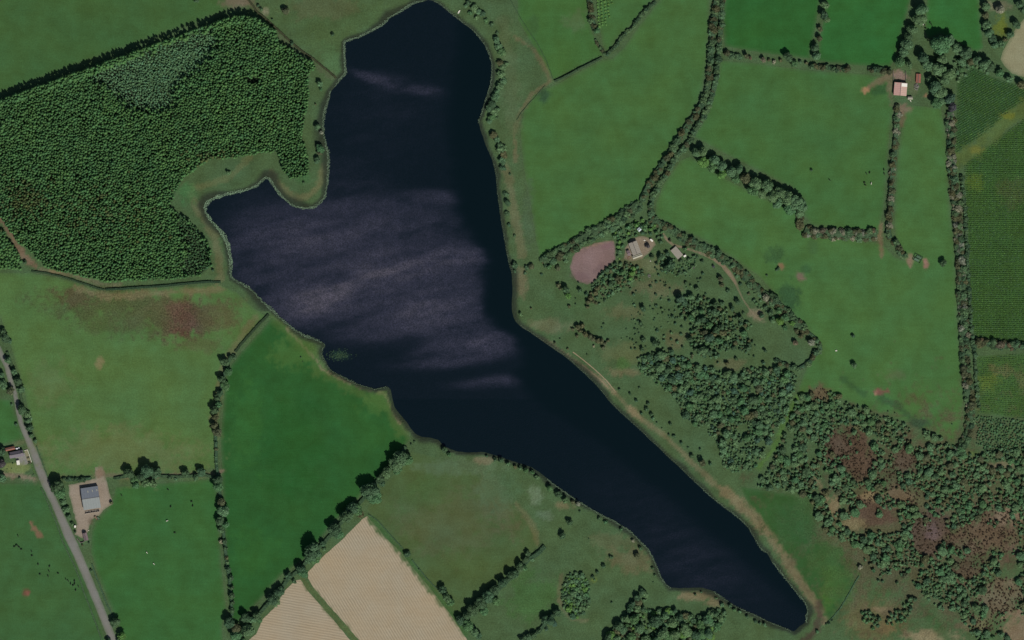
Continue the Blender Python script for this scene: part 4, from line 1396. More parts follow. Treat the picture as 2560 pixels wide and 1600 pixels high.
# the common, the cottage and the pasture bushes
stand("1642,658,6,d 1638,669,4,d 1664,667,12,d 1678,660,12,d 1646,687,4,d 1734,665,6,m 1756,653,6,d 1756,682,5,d 1651,702,2.5,d 1660,706,3,d 1665,713,3,b 1714,706,6,d 1744,697,4,d 1746,706,3 1727,714,4.5 1742,719,8,d 1699,743,14,c 1712,757,7,d 1749,743,8 1608,771,9,d 1588,766,4,d 1654,771,5 1725,765,5,d 1735,777,7,d 1753,771,7,d 1681,791,6,d 1690,793,2.3,d 1706,784,3.5,d 1747,798,9,d 1727,810,5,d 1601,806,7,d 1605,815,5 1587,821,3.5,d 1634,800,3,d 1509,809,4,d 1505,819,3.5,d 1576,720,4.5,d 1541,723,2,d 1600,698,2.3 1783,665,5,m 1800,695,9,b 1804,710,8,b 1820,726,7,d 1851,709,6,d 1764,734,4,d 1772,748,4,d 1804,758,8,d 1784,777,10,d 1843,752,9,d 1830,770,9,d 1858,782,5,d 1850,788,4,d",
      "common_bush", "bush", (1600, 630), "the cottage scattered on the common to its south-east", "scattered bushes of the common")
stand("1538,657,6,d 1526,665,7,d 1517,674,7,d 1507,680,7,d 1500,688,7 1496,695,6,d 1488,702,6,d 1481,709,5,d 1533,673,8,g 1551,657,6 1566,660,7,d 1556,678,9,e 1583,670,8,y 1579,681,9,y 1596,677,6,d 1576,693,8,y 1541,693,9,b 1526,693,7 1526,709,9,d 1548,703,8,b 1562,702,7,b 1509,703,7,e 1509,715,5,b 1490,719,7,b 1488,730,8,b 1477,731,5,b 1466,734,7,d 1476,743,8,b 1470,754,8,b 1482,752,6,b 1468,767,6,b 1396,712,8,b 1416,722,12,d 1420,737,10,y 1449,723,8,d 1439,746,3,d 1423,765,5,b 1328,770,4,b 1439,760,3,d 1301,784,7 1414,650,9 1394,669,8,b 1371,664,9,e 1386,655,8 1446,705,4,d 1400,720,6,b",
      "common_bush", "bush", (1538, 657), "the mauve soil patch's upper corner in the scrub around it", "bushes around the mauve soil patch")
stand("1444,816,9,b 1455,812,8,b 1450,826,8,b 1462,833,9,b 1474,838,9,b 1482,845,9,b 1493,850,9,b 1503,852,9,b 1512,858,7,b 1508,868,7,b 1520,850,6,b 1432,822,6,b 1442,838,6,b 1387,856,5,b 1419,871,4,b 1400,846,3,d 1468,886,3,d 1603,808,4,d 1484,864,4,p",
      "bracken_bush", "bush", (1432, 812), "its upper end in the rust-brown thicket east of the lough", "bushes of the rust-brown thicket")
stand("1608,848,8,d 1605,872,8,d 1588,870,4,d 1578,871,3.5,d 1637,856,10,d 1648,860,8 1632,882,6,d 1678,878,9,d 1730,887,6,b 1788,823,11,d 1772,840,14,c 1756,873,14 1770,878,12,d 1548,972,4,d 1575,983,6,d 1598,968,4,d 1590,1000,6,d 1620,1008,6,d 1616,1022,7,d 1603,1032,5,d 1628,1034,7,d 1632,1045,6 1642,1056,3,d 1655,1070,2.5,d 1676,1058,6,d 1672,1086,4,d 1685,1090,6,d 1703,1106,5,d 1720,1118,4,d 1728,1137,7,d 1746,1140,4,d 1756,1156,10,b 1775,1158,6,d 1750,1122,4,d 1706,867,5,d 1729,893,4,b 1794,905,4,d 1816,906,8,b 1840,896,6,d 1872,862,8,d 1888,863,4,d 1873,887,3,d 1885,890,4,d 1912,875,8,d 1908,906,6,d 1830,866,5",
      "common_bush", "bush", (1560, 860), "the rust-brown thicket among loose bushes edging the wood", "loose bushes edging the wood")
stand("1913,742,11,p 1904,730,7,b 1940,744,11,d 1928,750,8,b 1915,765,6,d 1903,787,9,d 1925,781,9,d 1945,775,11,e 1962,790,11,e 1948,800,11,y 1930,800,9 1978,806,9,y 1962,818,9,e 1990,826,8,b 2002,838,9,b 2027,853,11,p 1988,855,9,k 1796,630,12,d 1817,652,6,e 1830,662,9 1842,668,7,b 1853,680,8,b",
      "track_bush", "bush", (1796, 630), "the big dark tree at the track hedge, eastward", "trees and bushes east of the track")
stand("2028,424,5,d 1946,670,5,d 1942,674,4,d 1917,687,3.5,d 2132,838,7,d 2135,910,9 2357,655,10,d 2380,1060,2.5,d 2220,1028,2.5,d 2237,1032,2.5,d",
      "pasture_tree", "tree", (2028, 424), "the tall tree belt standing alone in the eastern pastures", "lone trees of the eastern pastures")
stand("1655,590,6 1640,580,7,e 1625,572,7,y 1650,602,7,d 1590,560,8,y 1570,566,8,e 1552,574,8,e 1536,590,7 1548,602,7,y 1556,614,6,e 1545,626,6,d 1544,640,5 1612,562,8,e 1630,560,7 1675,600,6,b 1650,640,9,d 1668,632,8,d 1655,655,6,d 1630,640,8,d 1702,650,7,d 1722,648,7 1712,620,6,e 1700,598,6,d 1735,640,6 1618.6,612,8,m",
      "garden_tree", "tree", (1590, 610), "the cottage in the growth around its yard", "trees round the cottage yard")

# dense wood east of the lough
WOOD = pts("1594,893 1620,887 1660,885 1712,893 1740,912 1800,930 1845,938 1870,918 1920,922 1965,930 1995,940 1985,975 1965,1040 1932,1090 1905,1140 1888,1172 1850,1182 1810,1172 1798,1112 1768,1082 1722,1052 1702,1022 1690,992 1640,960 1618,940 1600,925")


def wood_dens(u, v):
    d = .72 + .5 * (fbm(u, v, 60.0) - .35)
    for a, b, q in [(1848, 912, 18), (1812, 905, 16), (1858, 1072, 14), (1640, 985, 24), (1905, 1112, 12), (1735, 1090, 22), (1760, 1075, 12)]:
        d = np.where(np.hypot(u - a, v - b) < q, .12, d)
    return d


def fill(name, cat, poly, rmin, rmax, n, dens, gap, seed, tones, marks, where, group, limit, rest_name, rest_label, hk=None):
    """plants thrown over a polygon; each label counts out from the nearest of MARKS (u, v, phrase)"""
    L_ = scatter(poly, rmin, rmax, n, dens, gap, seed)
    L_ = [q for q in L_ if q[0] < 2575 and q[1] < 1612]
    L_.sort(key=lambda q: -q[2])
    rows = []
    for u, v, r in L_[:limit]:
        t = RNG.choice(tones)
        d, k = min((math.hypot(u - m[0], v - m[1]), i) for i, m in enumerate(marks))
        rows.append((k, sizeword(r + 3), TWORD[t], d, u, v, r, t))
    rows.sort(key=lambda q: q[:4])
    seen = {}
    for k, sw, tw, d, u, v, r, t in rows:
        i = seen.get((k, sw, tw), 0)
        seen[(k, sw, tw)] = i + 1
        plant(name, u, v, r, t, "%s %s %s %s out from %s %s" % (ordinal(i), sw, tw, cat, marks[k][2], where), cat, group, hk, raw=True)
    if L_[limit:]:
        it = []
        for u, v, r in L_[limit:]:
            x, y = W(u, v)
            it.append((RNG.randrange(5), x, y, r * S, r * S * RNG.uniform(.8, 1.1), RNG.uniform(0, 6.28), tone(RNG.choice(tones), .12)))
        merge(rest_name, SMALL_GEO, it, M_LEAF_A, rest_label)


fill("woodland_tree", "tree", WOOD, 3.2, 13.0, 22000, wood_dens, .62, 31, "gggegdgcdeb",
     [(1600, 905, "the wood's western tip"), (1700, 900, "the rust-brown bush"), (1860, 925, "the lone dark tree"), (1985, 935, "the curling hedge"), (1735, 1040, "the shore side"), (1830, 1175, "the southern tip"), (1930, 1060, "the heath side"), (1800, 990, "the middle")], "of the dense wood", "crowns of the dense wood", 200, "underwood", "low bushes filling gaps in the dense wood", .72)
COMMON_N = pts("1694,756 1725,738 1760,740 1800,765 1850,788 1892,818 1902,858 1884,884 1850,880 1830,872 1800,896 1765,895 1735,880 1718,845 1704,800")
fill("common_tree", "tree", COMMON_N, 3.2, 10.5, 3000, lambda u, v: .25 + .6 * sstep(fbm(u, v, 50.0), .3, .55), .68, 32, "gdgedb", [(1780, 800, "the western end"), (1890, 820, "the track end"), (1850, 885, "the wood side")], "of the open tree cluster", "open cluster north of the wood", 130, "underwood", "low bushes in the open cluster")

CORNER = pts("1602,1478 1618,1492 1612,1520 1640,1532 1660,1522 1700,1534 1730,1545 1770,1540 1800,1522 1815,1540 1795,1575 1776,1612 1500,1612 1540,1560 1575,1520")
fill("grove_tree", "tree", CORNER, 5, 15, 2500, None, .60, 48, "ggegyb", [(1600, 1500, "the shore end"), (1570, 1575, "the western edge"), (1690, 1560, "the middle"), (1790, 1550, "the eastern edge")], "within the wooded southern corner", "canopy of the wooded southern corner", 120, "underwood", "low growth in the wooded southern corner", .66)
fill("grove_tree", "tree", GROVE, 4, 9.5, 1400, None, .52, 77, "gedgy", [(1440, 1430, "the upper end"), (1405, 1486, "the western side"), (1475, 1486, "the eastern side"), (1445, 1543, "the lower end")], "of the oval grove", "trees of the oval grove", 140, "underwood", "low growth in the oval grove", .72)
for gi, (poly, tn, n_, lim, mk, wh) in enumerate((
        ("1530,588 1560,566 1590,548 1625,550 1658,575 1650,600 1640,594 1632,588 1600,586 1574,594 1556,614 1548,648 1540,640 1538,602", "eyged", 900, 90, [(1540, 600, "the mauve soil patch"), (1595, 560, "the pale blue-grey shed"), (1650, 585, "the track's start")], "north of the cottage"),
        ("1546,656 1600,662 1612,690 1565,722 1500,762 1468,752 1480,716 1512,690", "ebgdb", 900, 70, [(1550, 665, "the mauve soil patch"), (1590, 690, "the bright green bush"), (1490, 730, "the brown end")], "in the cottage thicket"),
        ("1655,640 1700,652 1745,640 1740,668 1695,692 1655,682 1640,655", "dgeg", 500, 50, [(1655, 655, "the cottage side"), (1735, 655, "the track side")], "below the flat-roofed building"))):
    fill("garden_bush", "bush", pts(poly), 2.8, 7.5, n_, None, .78, 50 + gi, tn, mk, wh, "bushes round the cottage", lim, "underwood", "low growth round the cottage", .75)
fill("farm_tree", "tree", pts("2392,142 2425,142 2462,172 2482,190 2434,168 2405,196 2388,210 2380,180"), 5, 9, 400, None, .7, 54, "geg", [(2395, 180, "the barn grove"), (2460, 175, "the stubble field")], "above the dark crop", "tree growth above the dark crop plot", 40, "underwood", "low growth above the crop plot", .8)
TRACKSIDE = pts("1730,610 1790,632 1840,668 1880,715 1925,748 1975,792 1960,812 1930,800 1890,770 1870,735 1850,700 1815,668 1770,642 1732,632")
fill("track_bush", "bush", TRACKSIDE, 3, 7, 500, None, .85, 46, "gdbge", [(1760, 625, "the cottage end"), (1850, 690, "the track bend"), (1940, 790, "the wood end")], "beside the farm track", "bushes along the farm track", 90, "underwood", "low growth along the farm track", .7)
SLOPE = pts("1560,690 1640,650 1720,680 1760,700 1730,740 1710,800 1700,860 1650,880 1590,870 1540,900 1560,800")
fill("common_bush", "bush", SLOPE, 2, 5.5, 420, lambda u, v: .5 + 0 * u, 1.2, 47, "dgd", [(1640, 720, "the cottage side"), (1640, 860, "the wood side")], "on the open common slope", "small bushes on the open slope", 90, "underwood", "low growth on the slope", .8)

# heath in the south-east
HEATH = pts("1996,988 2060,972 2130,1006 2190,1036 2270,1057 2330,1082 2388,1118 2440,1140 2500,1120 2640,1130 2640,1640 2470,1640 2412,1562 2322,1502 2290,1462 2202,1450 2160,1402 2165,1372 2112,1352 2062,1332 2042,1282 2022,1242 1962,1226 1892,1222 1928,1152 1958,1092 1978,1042")
GAPS = [(2110, 1112, 48, 40), (2148, 1160, 50, 36), (2262, 1150, 34, 34), (2047, 985, 20, 14), (2325, 1335, 50, 50), (2185, 1287, 46, 26), (2084, 1263, 22, 28), (2050, 1220, 9, 26), (2475, 1330, 70, 55), (2500, 1490, 60, 45), (2130, 1312, 28, 16), (2410, 1430, 30, 22), (2250, 1240, 26, 20), (2545, 1570, 40, 40), (2185, 1236, 24, 14), (2510, 1165, 36, 10), (2530, 1420, 30, 40), (1975, 1130, 10, 60), (2225, 1190, 26, 36), (2165, 1240, 30, 26), (2290, 1240, 26, 28), (2400, 1352, 40, 22), (2440, 1400, 28, 28), (2470, 1550, 40, 36), (2030, 1130, 14, 22)]


CLUMPS = [(2245, 1378, 95, 46), (2375, 1458, 80, 46), (2400, 1160, 175, 46), (2415, 1345, 44, 44), (2040, 1080, 66, 74), (2120, 1050, 84, 36), (2205, 1066, 60, 28), (2062, 1318, 40, 44), (2140, 1232, 46, 26), (2450, 1562, 50, 40), (2330, 1230, 60, 40), (1990, 1190, 50, 36), (2560, 1240, 60, 40)]


def heath_dens(u, v):
    d = .30 + .42 * sstep(fbm(u, v, 60.0), .32, .58)
    w = .5 * (fbm(u, v, 30.0) - .5)
    for a, b, x, y in CLUMPS:
        d = np.maximum(d, 1.1 - .9 * sstep(np.hypot((u - a) / x, (v - b) / y) + w, .85, 1.3))
    for a, b, x, y in GAPS:
        q = np.hypot((u - a) / (x * 1.2), (v - b) / (y * 1.2)) + w
        d = np.minimum(d, .14 + .95 * sstep(q, .6, 1.1))
    return d


HMARKS = [(2000, 1000, "the north-west corner"), (2110, 1060, "the upper bracken patch"), (2260, 1080, "the long pasture's foot"), (2390, 1130, "the long hedge's foot"), (2540, 1150, "the pale eastern glade"),
          (1950, 1180, "the wood's southern tip"), (2084, 1263, "the tan clearing"), (2200, 1230, "the central bracken"), (2325, 1335, "the mauve heather patch"), (2475, 1330, "the wide brown patch"),
          (2190, 1400, "the lough-end field"), (2330, 1470, "the dry grass"), (2500, 1490, "the pale brown patch"), (2450, 1590, "the south edge")]


fill("heath_bush", "bush", HEATH, 3.2, 12.5, 26000, heath_dens, .62, 41, "gggegebd", HMARKS, "on the heath", "bushes of the bracken heath", 290, "scrub", "small scrub bushes and bracken on the heath between the larger ones", .66)
# bracken mounds in the brown gaps
br = []
for a, b, x, y in GAPS[:5] + GAPS[8:10] + GAPS[11:12] + GAPS[18:24]:
    for _ in range(int(x * y / 14)):
        q = math.sqrt(RNG.random())
        t = RNG.uniform(0, 6.28)
        u, v = a + x * 1.1 * q * math.cos(t), b + y * 1.1 * q * math.sin(t)
        f = RNG.uniform(.75, 1.2)
        c = tuple(q * f for q in alb((94, 80, 64)))
        X, Y = W(u, v)
        br.append((RNG.randrange(5), X, Y, RNG.uniform(.6, 1.3), RNG.uniform(.4, .9), RNG.uniform(0, 6.28), c))
merge("bracken", SMALL_GEO, br, M_LEAF_A, "rust-brown bracken and heather covering the open heath")
E_THICK = pts("2442,1040 2540,1050 2640,1060 2640,1130 2470,1130 2442,1110")
fill("thicket_bush", "bush", E_THICK, 2.5, 5.5, 4000, None, .78, 43, "eged", [(2450, 1050, "the long hedge"), (2500, 1055, "the crop plot"), (2560, 1110, "the east edge")], "in the dark thicket", "bushes of the east-edge thicket", 110, "scrub", "small bushes of the east-edge thicket", .65)
TIP = pts("2152,1532 2170,1528 2196,1540 2200,1562 2180,1572 2158,1556")
fill("heath_bush", "bush", TIP, 5, 8, 200, None, .7, 44, "gde", [(2152, 1545, "the western tip")], "of the rounder dry-grass clump", "left clump on the dry grass", 20, "scrub", "scrub")
TIP2 = pts("2214,1545 2240,1528 2262,1510 2275,1495 2288,1500 2280,1525 2262,1550 2235,1562 2216,1558")
fill("heath_bush", "bush", TIP2, 5, 8, 300, None, .7, 45, "gde", [(2285, 1495, "the upper tip")], "of the longer dry-grass clump", "right clump on the dry grass", 24, "scrub", "scrub")
stand("2073,1557,5,d 2080,1550,4,d 2066,1560,4,e 2043,1578,6,e 2150,1416,8,p 2196,1450,6,d 2206,1452,5,d 2242,1455,6,d", "tip_bush", "bush", (2043, 1590), "the lough's tip among grass at the heath's foot", "bushes by the lough's tip")

# ------------------------------------------------------------------ crops and reeds


def crop(poly, du, dv, ang, r, h, tones, label, keep=.92, name="crop_rows"):
    A = np.array(poly)
    c = A.mean(0)
    R = max(np.ptp(A[:, 0]), np.ptp(A[:, 1]))
    ca, sa = math.cos(ang), math.sin(ang)
    P = []
    for j in np.arange(-R, R, dv):
        for i in np.arange(-R, R, du):
            x, y = i + RNG.uniform(-.5, .5), j + RNG.uniform(-.35, .35)
            P.append((c[0] + x * ca - y * sa, c[1] + x * sa + y * ca))
    P = np.array(P)
    P = P[inside(P, A)]
    P = P[(P[:, 0] < 2585)]
    nz = fbm(P[:, 0], P[:, 1], 40.0)
    it = []
    for (u, v), q in zip(P, nz):
        if RNG.random() > keep - (.25 if q < .3 else 0):
            continue
        x, y = W(u, v)
        cc = tone(RNG.choice(tones), .12, .85 + .3 * q)
        s = r * S * RNG.uniform(.8, 1.15)
        it.append((RNG.randrange(4), x, y, s, h * RNG.uniform(.8, 1.2), RNG.uniform(0, 6.28), cc))
    merge(name, PLANTLET, it, M_LEAF_A, label)


def plantlet(i):
    rng = np.random.default_rng(700 + i)
    V, F = [], []
    k = 6
    V.append((0, 0, 1))
    for q in range(2 * k):
        a = math.pi * q / k
        rr = (1.0 if q % 2 == 0 else .5) * rng.uniform(.8, 1.2)
        V.append((math.cos(a) * rr, math.sin(a) * rr, rng.uniform(.2, .45)))
    F = [(0, 1 + q, 1 + (q + 1) % (2 * k)) for q in range(2 * k)]
    return V, F


PLANTLET = [plantlet(i) for i in range(4)]
crop(pts("2412,410 2440,392 2500,345 2620,250 2620,858 2480,850 2434,838 2428,820 2424,700 2414,500"), 3.6, 5.2, 0.0, 1.75, .9, "ygy", "green row-crop plants in close east-west rows on the east edge")
crop(pts("2395,208 2432,168 2480,194 2560,219 2620,236 2545,260 2480,320 2412,368 2390,384 2390,330 2394,260"), 3.6, 5.4, math.radians(-30), 1.8, .8, "egy", "dark row-crop plants in slanting rows below the farm trees")
crop(pts("2444,894 2620,880 2620,1058 2540,1043 2446,1030"), 3.9, 5.0, .05, 1.7, .8, "yge", "patchy row-crop plants south of the cross hedge", .8)

rv, rf, rc = [], [], []


def reed_tuft(u, v, h, col):
    x, y = W(u, v)
    for _ in range(4):
        a = RNG.uniform(0, 6.28)
        dx, dy = math.cos(a), math.sin(a)
        w = .16
        n = len(rv)
        rv.extend([(x - dy * w, y + dx * w, -.6), (x + dy * w, y - dx * w, -.6), (x + dx * .25 + dy * w, y + dy * .25 - dx * w, h * .6 - .4), (x + dx * .25 - dy * w, y + dy * .25 + dx * w, h * .6 - .4),
                   (x + dx * .7, y + dy * .7, h * .72 - .4)])
        rf.extend([(n, n + 1, n + 2, n + 3), (n + 3, n + 2, n + 4)])
        rc.extend([(*col, 1)] * 5)


def reeds(i0, i1, width, dens, strength=1.0):
    """along the lake outline between two outline points"""
    seg = LAKE[i0:i1 + 1]
    pl = densify(seg, 1.0, 0, False)
    acc = 0
    for k in range(len(pl) - 1):
        a, b = pl[k], pl[k + 1]
        clump = vnoise(np.array([a[0]]), np.array([a[1]]), 14.0)[0]
        d = dens * (.35 + 1.3 * clump)
        acc += d
        L_ = math.hypot(b[0] - a[0], b[1] - a[1]) or 1
        n = (-(b[1] - a[1]) / L_, (b[0] - a[0]) / L_)
        wv = width * (.5 + clump)
        while acc > 1:
            acc -= 1
            o = RNG.uniform(-.8, .5) * wv
            g = RNG.uniform(.8, 1.15)
            c = np.array(alb((146, 172, 142))) * g * strength
            reed_tuft(a[0] + n[0] * o, a[1] + n[1] * o, RNG.uniform(.9, 1.6), tuple(c))


def idx_near(u, v):
    return min(range(len(LAKE)), key=lambda i: math.hypot(LAKE[i][0] - u, LAKE[i][1] - v))


marks = [idx_near(1060, 1), idx_near(863, 183), idx_near(820, 215), idx_near(809, 334), idx_near(821, 400), idx_near(780, 519), idx_near(640, 465), idx_near(513, 519), idx_near(572, 662), idx_near(640, 737), idx_near(806, 857), idx_near(968, 967)]
for a, b, w, d, k in ((marks[0], marks[2] - 1, 4.0, 1.5, .9), (marks[2], marks[5], 4.0, 1.3, .85), (marks[5], marks[6], 4.5, 1.8, 1.0), (marks[6], marks[8], 6.0, 2.4, 1.2), (marks[8], marks[9], 4.5, 1.5, .9), (marks[9], marks[10], 4.5, 1.4, .9), (marks[10], marks[11], 2.5, .35, .7)):
    reeds(a, b, w, d, k)
for a, b, w, d, k in ((idx_near(1375, 1200), idx_near(1677, 1471), 2.2, .8, .8), (idx_near(1780, 1480), idx_near(1980, 1575), 2.0, .5, .7), (idx_near(2015, 1557), idx_near(1930, 1404), 3.0, .7, .9),
                      (idx_near(1920, 1382), idx_near(1728, 1195), 1.8, .5, .75), (idx_near(1728, 1195), idx_near(1300, 812), 1.6, .25, .6), (idx_near(1270, 700), idx_near(1232, 400), 1.6, .3, .6), (idx_near(1197, 308), idx_near(1080, 1), 2.0, .55, .75)):
    reeds(a, b, w, d, k)
for _ in range(160):
    u, v = RNG.gauss(848, 14), RNG.gauss(888, 6)
    reed_tuft(u, v, .7, tuple(np.array(alb((96, 128, 96))) * .7))
ro = mesh_obj("reeds", rv, rf, M_LEAF_A)
set_tint(ro.data, rc)
tag(ro, "pale fringe of reeds standing in the shallows along the lough shore", None, None, "stuff")
# ------------------------------------------------------------------ buildings and farm things


def gable(name, label, cat, corners, eave, rise, wall_m, roof_m, ridge_first=True, roof_m2=None, over=.25, group=None):
    """corners: four photograph points in order; the ridge runs parallel to the side 0-1 when ridge_first. Parts: wall, two roof slopes, ridge cap, door"""
    P = [Vector((*W(*p), 0)) for p in corners]
    c = sum(P, Vector()) / 4
    ex = ((P[1] - P[0]) + (P[2] - P[3])) / 2
    ey = ((P[3] - P[0]) + (P[2] - P[1])) / 2
    if not ridge_first:
        ex, ey = ey, ex
    Lx, Ly = ex.length, ey.length
    rz = math.atan2(ex.y, ex.x)
    s = 1 if ex.cross(ey).z > 0 else -1
    o = empty(name, (c.x, c.y, 0), rz)
    tag(o, label, cat, group)
    hx, hy = Lx / 2, Ly / 2
    mb = MB()
    wx, wy = hx - over, hy - over
    top = eave + rise * (1 - 0)  # gable apex
    mb.add([(-wx, -wy, 0), (wx, -wy, 0), (wx, wy, 0), (-wx, wy, 0), (-wx, -wy, eave), (wx, -wy, eave), (wx, wy, eave), (-wx, wy, eave), (-wx, 0, eave + rise * wy / hy), (wx, 0, eave + rise * wy / hy)],
           [(0, 1, 5, 4), (2, 3, 7, 6), (1, 2, 6, 9, 5), (3, 0, 4, 8, 7)])
    mb.obj("wall", wall_m, o)
    for sg, m in ((-1, roof_m), (1, roof_m2 or roof_m)):
        b = MB()
        t = .08
        e0, e1 = (0, eave + rise + .1), (sg * hy, eave + .1 - rise * 0)
        n = 14
        # corrugated sheets: gentle ribs across the slope
        vs = []
        for i in range(n + 1):
            x = -hx + 2 * hx * i / n
            z = .05 if i % 2 else 0
            vs += [(x, e0[0], e0[1] + z), (x, e1[0], e1[1] + z), (x, e1[0], e1[1] - t), (x, e0[0], e0[1] - t)]
        f = []
        for i in range(n):
            a, q = i * 4, (i + 1) * 4
            f += [(a, a + 1, q + 1, q), (a + 1, a + 2, q + 2, q + 1), (a + 2, a + 3, q + 3, q + 2)]
        f += [(0, 3, 2, 1), (n * 4, n * 4 + 1, n * 4 + 2, n * 4 + 3)]
        b.add(vs, f)
        b.obj("roof_slope", m, o)
    rc = MB()
    rc.box(0, 0, eave + rise + .14, 2 * hx, .45, .1)
    rc.obj("ridge_cap", M_DARKMETAL, o)
    d = MB()
    d.box(hx - over + .04, 0, min(eave, 2.6) / 2, .08, min(2.6, Ly * .35), min(eave, 2.6) * .95)
    d.obj("door", M_DARKMETAL, o)
    return o, hx, hy, s


def panel(parent, name, x0, x1, y0, y1, eave, rise, hy, mat, lift=.2, t=.06):
    """a sheet lying on a roof slope in the roof's own axes"""
    z = lambda y: eave + .1 + rise * (1 - abs(y) / hy) + lift
    b = MB()
    b.add([(x0, y0, z(y0)), (x1, y0, z(y0)), (x1, y1, z(y1)), (x0, y1, z(y1)), (x0, y0, z(y0) - t), (x1, y0, z(y0) - t), (x1, y1, z(y1) - t), (x0, y1, z(y1) - t)],
          [(0, 1, 2, 3), (7, 6, 5, 4), (0, 4, 5, 1), (1, 5, 6, 2), (2, 6, 7, 3), (3, 7, 4, 0)])
    return b.obj(name, mat, parent)


M_DARKMETAL = plain("dark_metal", (84, 80, 80), .1, 2, .6, .4)
M_WALL = plain("rendered_wall", (150, 146, 136), .12, 1.5)
M_BLOCK = plain("block_wall", (128, 120, 112), .15, 1.5)
M_PINK = plain("pink_tin_roof", (184, 146, 136), .1, .8, .6)
M_PINK2 = plain("paler_pink_tin_roof", (184, 154, 140), .08, .8, .6)
M_WHITE = plain("white_sheet", (226, 222, 210), .05, 1.5, .6)
M_GREYROOF = plain("grey_tin_roof", (124, 130, 128), .08, .6, .55)
M_GREYROOF_SHADE = plain("grey_tin_roof_shaded", (112, 118, 126), .08, .6, .55)  # same tin on the north slope, its turn from the sun darkened into the colour
M_SLATE = plain("slate_roof", (104, 98, 104), .14, 2.0, .7)
M_BROWNROOF = plain("brown_roof", (116, 100, 102), .12, 1.5, .75)
M_RUST = plain("rusty_tin", (136, 88, 74), .22, 1.4, .85)
M_CONC = plain("concrete", (142, 136, 124), .14, 1.0)
M_LIGHTROOF = plain("pale_fibre_roof", (168, 166, 146), .1, 1.5)
M_STONE = plain("rubble", (128, 124, 118), .3, 2.5)
M_GREENMETAL = plain("green_metal", (82, 110, 86), .1, 2, .6)
M_WOOD = plain("weathered_wood", (120, 104, 84), .15, 2)
M_TYRE = plain("tyre_rubber", (44, 42, 46), .1, 3)
M_COW = plain("black_hide", (30, 28, 27), .1, 3, .7)
M_COWW = plain("white_hide", (206, 200, 186), .1, 3, .7)
M_GLASS = plain("dark_glass", (40, 46, 54), .05, 1, .15, .6)
M_CAR = plain("white_car_paint", (232, 232, 234), .02, 1, .25, .6)

# pink-roofed barn
pc = [(2235.9, 205.6), (2267.6, 208.6), (2265.3, 241.4), (2233.2, 237)]
o, hx, hy, s = gable("barn", "pink tin-roofed barn with a white sheet on its north-east roof quarter", "barn", pc, 3.1, 1.0, M_BLOCK, M_PINK, False, M_PINK2)
rotm = Matrix.Rotation(-o.rotation_euler.z, 3, 'Z')


def loc_of(u, v, o):
    x, y = W(u, v)
    return Matrix.Rotation(-o.rotation_euler.z, 3, 'Z') @ (Vector((x, y, 0)) - o.location)


a, b = loc_of(2253.5, 208.2, o), loc_of(2267, 217.8, o)
eps = .25
ys = sorted((a.y, b.y))
sg = 1 if (a.y + b.y) > 0 else -1
ys = [max(q, eps) if sg > 0 else min(q, -eps) for q in ys]
panel(o, "white_roof_sheet", min(a.x, b.x), max(a.x, b.x), ys[0], ys[1], 3.1, 1.0, hy, M_WHITE, .28)
a, b = loc_of(2236.5, 208.5, o), loc_of(2239, 213, o)
panel(o, "skylight", min(a.x, b.x), max(a.x, b.x), min(a.y, b.y), max(a.y, b.y), 3.1, 1.0, hy, M_LIGHTROOF, .14)
gable("shed", "small pale grey shed off the south-east corner of the pink-roofed barn", "shed", [(2269, 242.3), (2281.2, 242.6), (2281.4, 248.8), (2269, 249)], 2.2, .4, M_BLOCK, M_LIGHTROOF)
gable("shed", "long low rust-red shed right of the pink-roofed barn", "shed", [(2290.3, 184.5), (2302.5, 185), (2301, 207.6), (2289.2, 207)], 1.5, .35, M_RUST, M_RUST, False)


def wall_run(name, label, s, w, h, mat, cat="wall", seg=None):
    pl = [Vector((*W(*p), 0)) for p in pts(s)]
    b = MB()
    for p, q in zip(pl[:-1], pl[1:]):
        d = q - p
        m = (p + q) / 2
        b.box(m.x, m.y, h / 2 - .05, d.length + w * .6, w, h + .1 + RNG.uniform(0, .02), math.atan2(d.y, d.x))
    o = b.obj(name, mat)
    tag(o, label, cat)
    return o


wall_run("yard_wall", "low block wall on the west side of the barn's north yard", "2233.6,201 2233.2,176", .25, 1.1, M_BLOCK)
wall_run("yard_wall", "low block wall on the east side of the barn's north yard", "2264.6,202 2264,178", .25, 1.1, M_BLOCK)


def heap(name, label, u, v, ru, rv_, h, mat, cat="heap", n=40, stone=.5):
    """a pile of separate irregular lumps on a mound"""
    x0, y0 = W(u, v)
    rng = np.random.default_rng(int(u * 3 + v))
    b = MB()
    for i in range(n):
        q, t = math.sqrt(rng.random()), rng.uniform(0, 6.28)
        cv = ICO1[0] * rng.uniform(.75, 1.2, (len(ICO1[0]), 1)) * stone * rng.uniform(.5, 1.1)
        c = np.array([q * math.cos(t) * ru * S, q * math.sin(t) * rv_ * S, h * (1 - q) + .12])
        b.add((cv + c).tolist(), ICO1[1])
    o = b.obj(name, mat)
    o.location = (x0, y0, 0)
    tag(o, label, cat)
    o["kind"] = "thing"
    return o


heap("rubble_heap", "grey rubble heap at the south end of the long rust-red shed", 2291, 217, 6.5, 8.5, .9, M_STONE, "rubble heap", 60, .55)


def trough(label, u, v, L_, w, rz, mat=None):
    b = MB()
    b.box(0, 0, .1, L_, w, .12)
    for sx in (-1, 1):
        b.box(sx * (L_ / 2 - .05), 0, .4, .1, w, .5)
        b.box(0, sx * (w / 2 - .05), .4, L_ - .2, .1, .5)
    o = b.obj("water_trough", mat or M_WHITE)
    x, y = W(u, v)
    o.location = (x, y, 0.05)
    o.rotation_euler = (0, 0, math.radians(rz))
    tag(o, label, "trough")
    return o


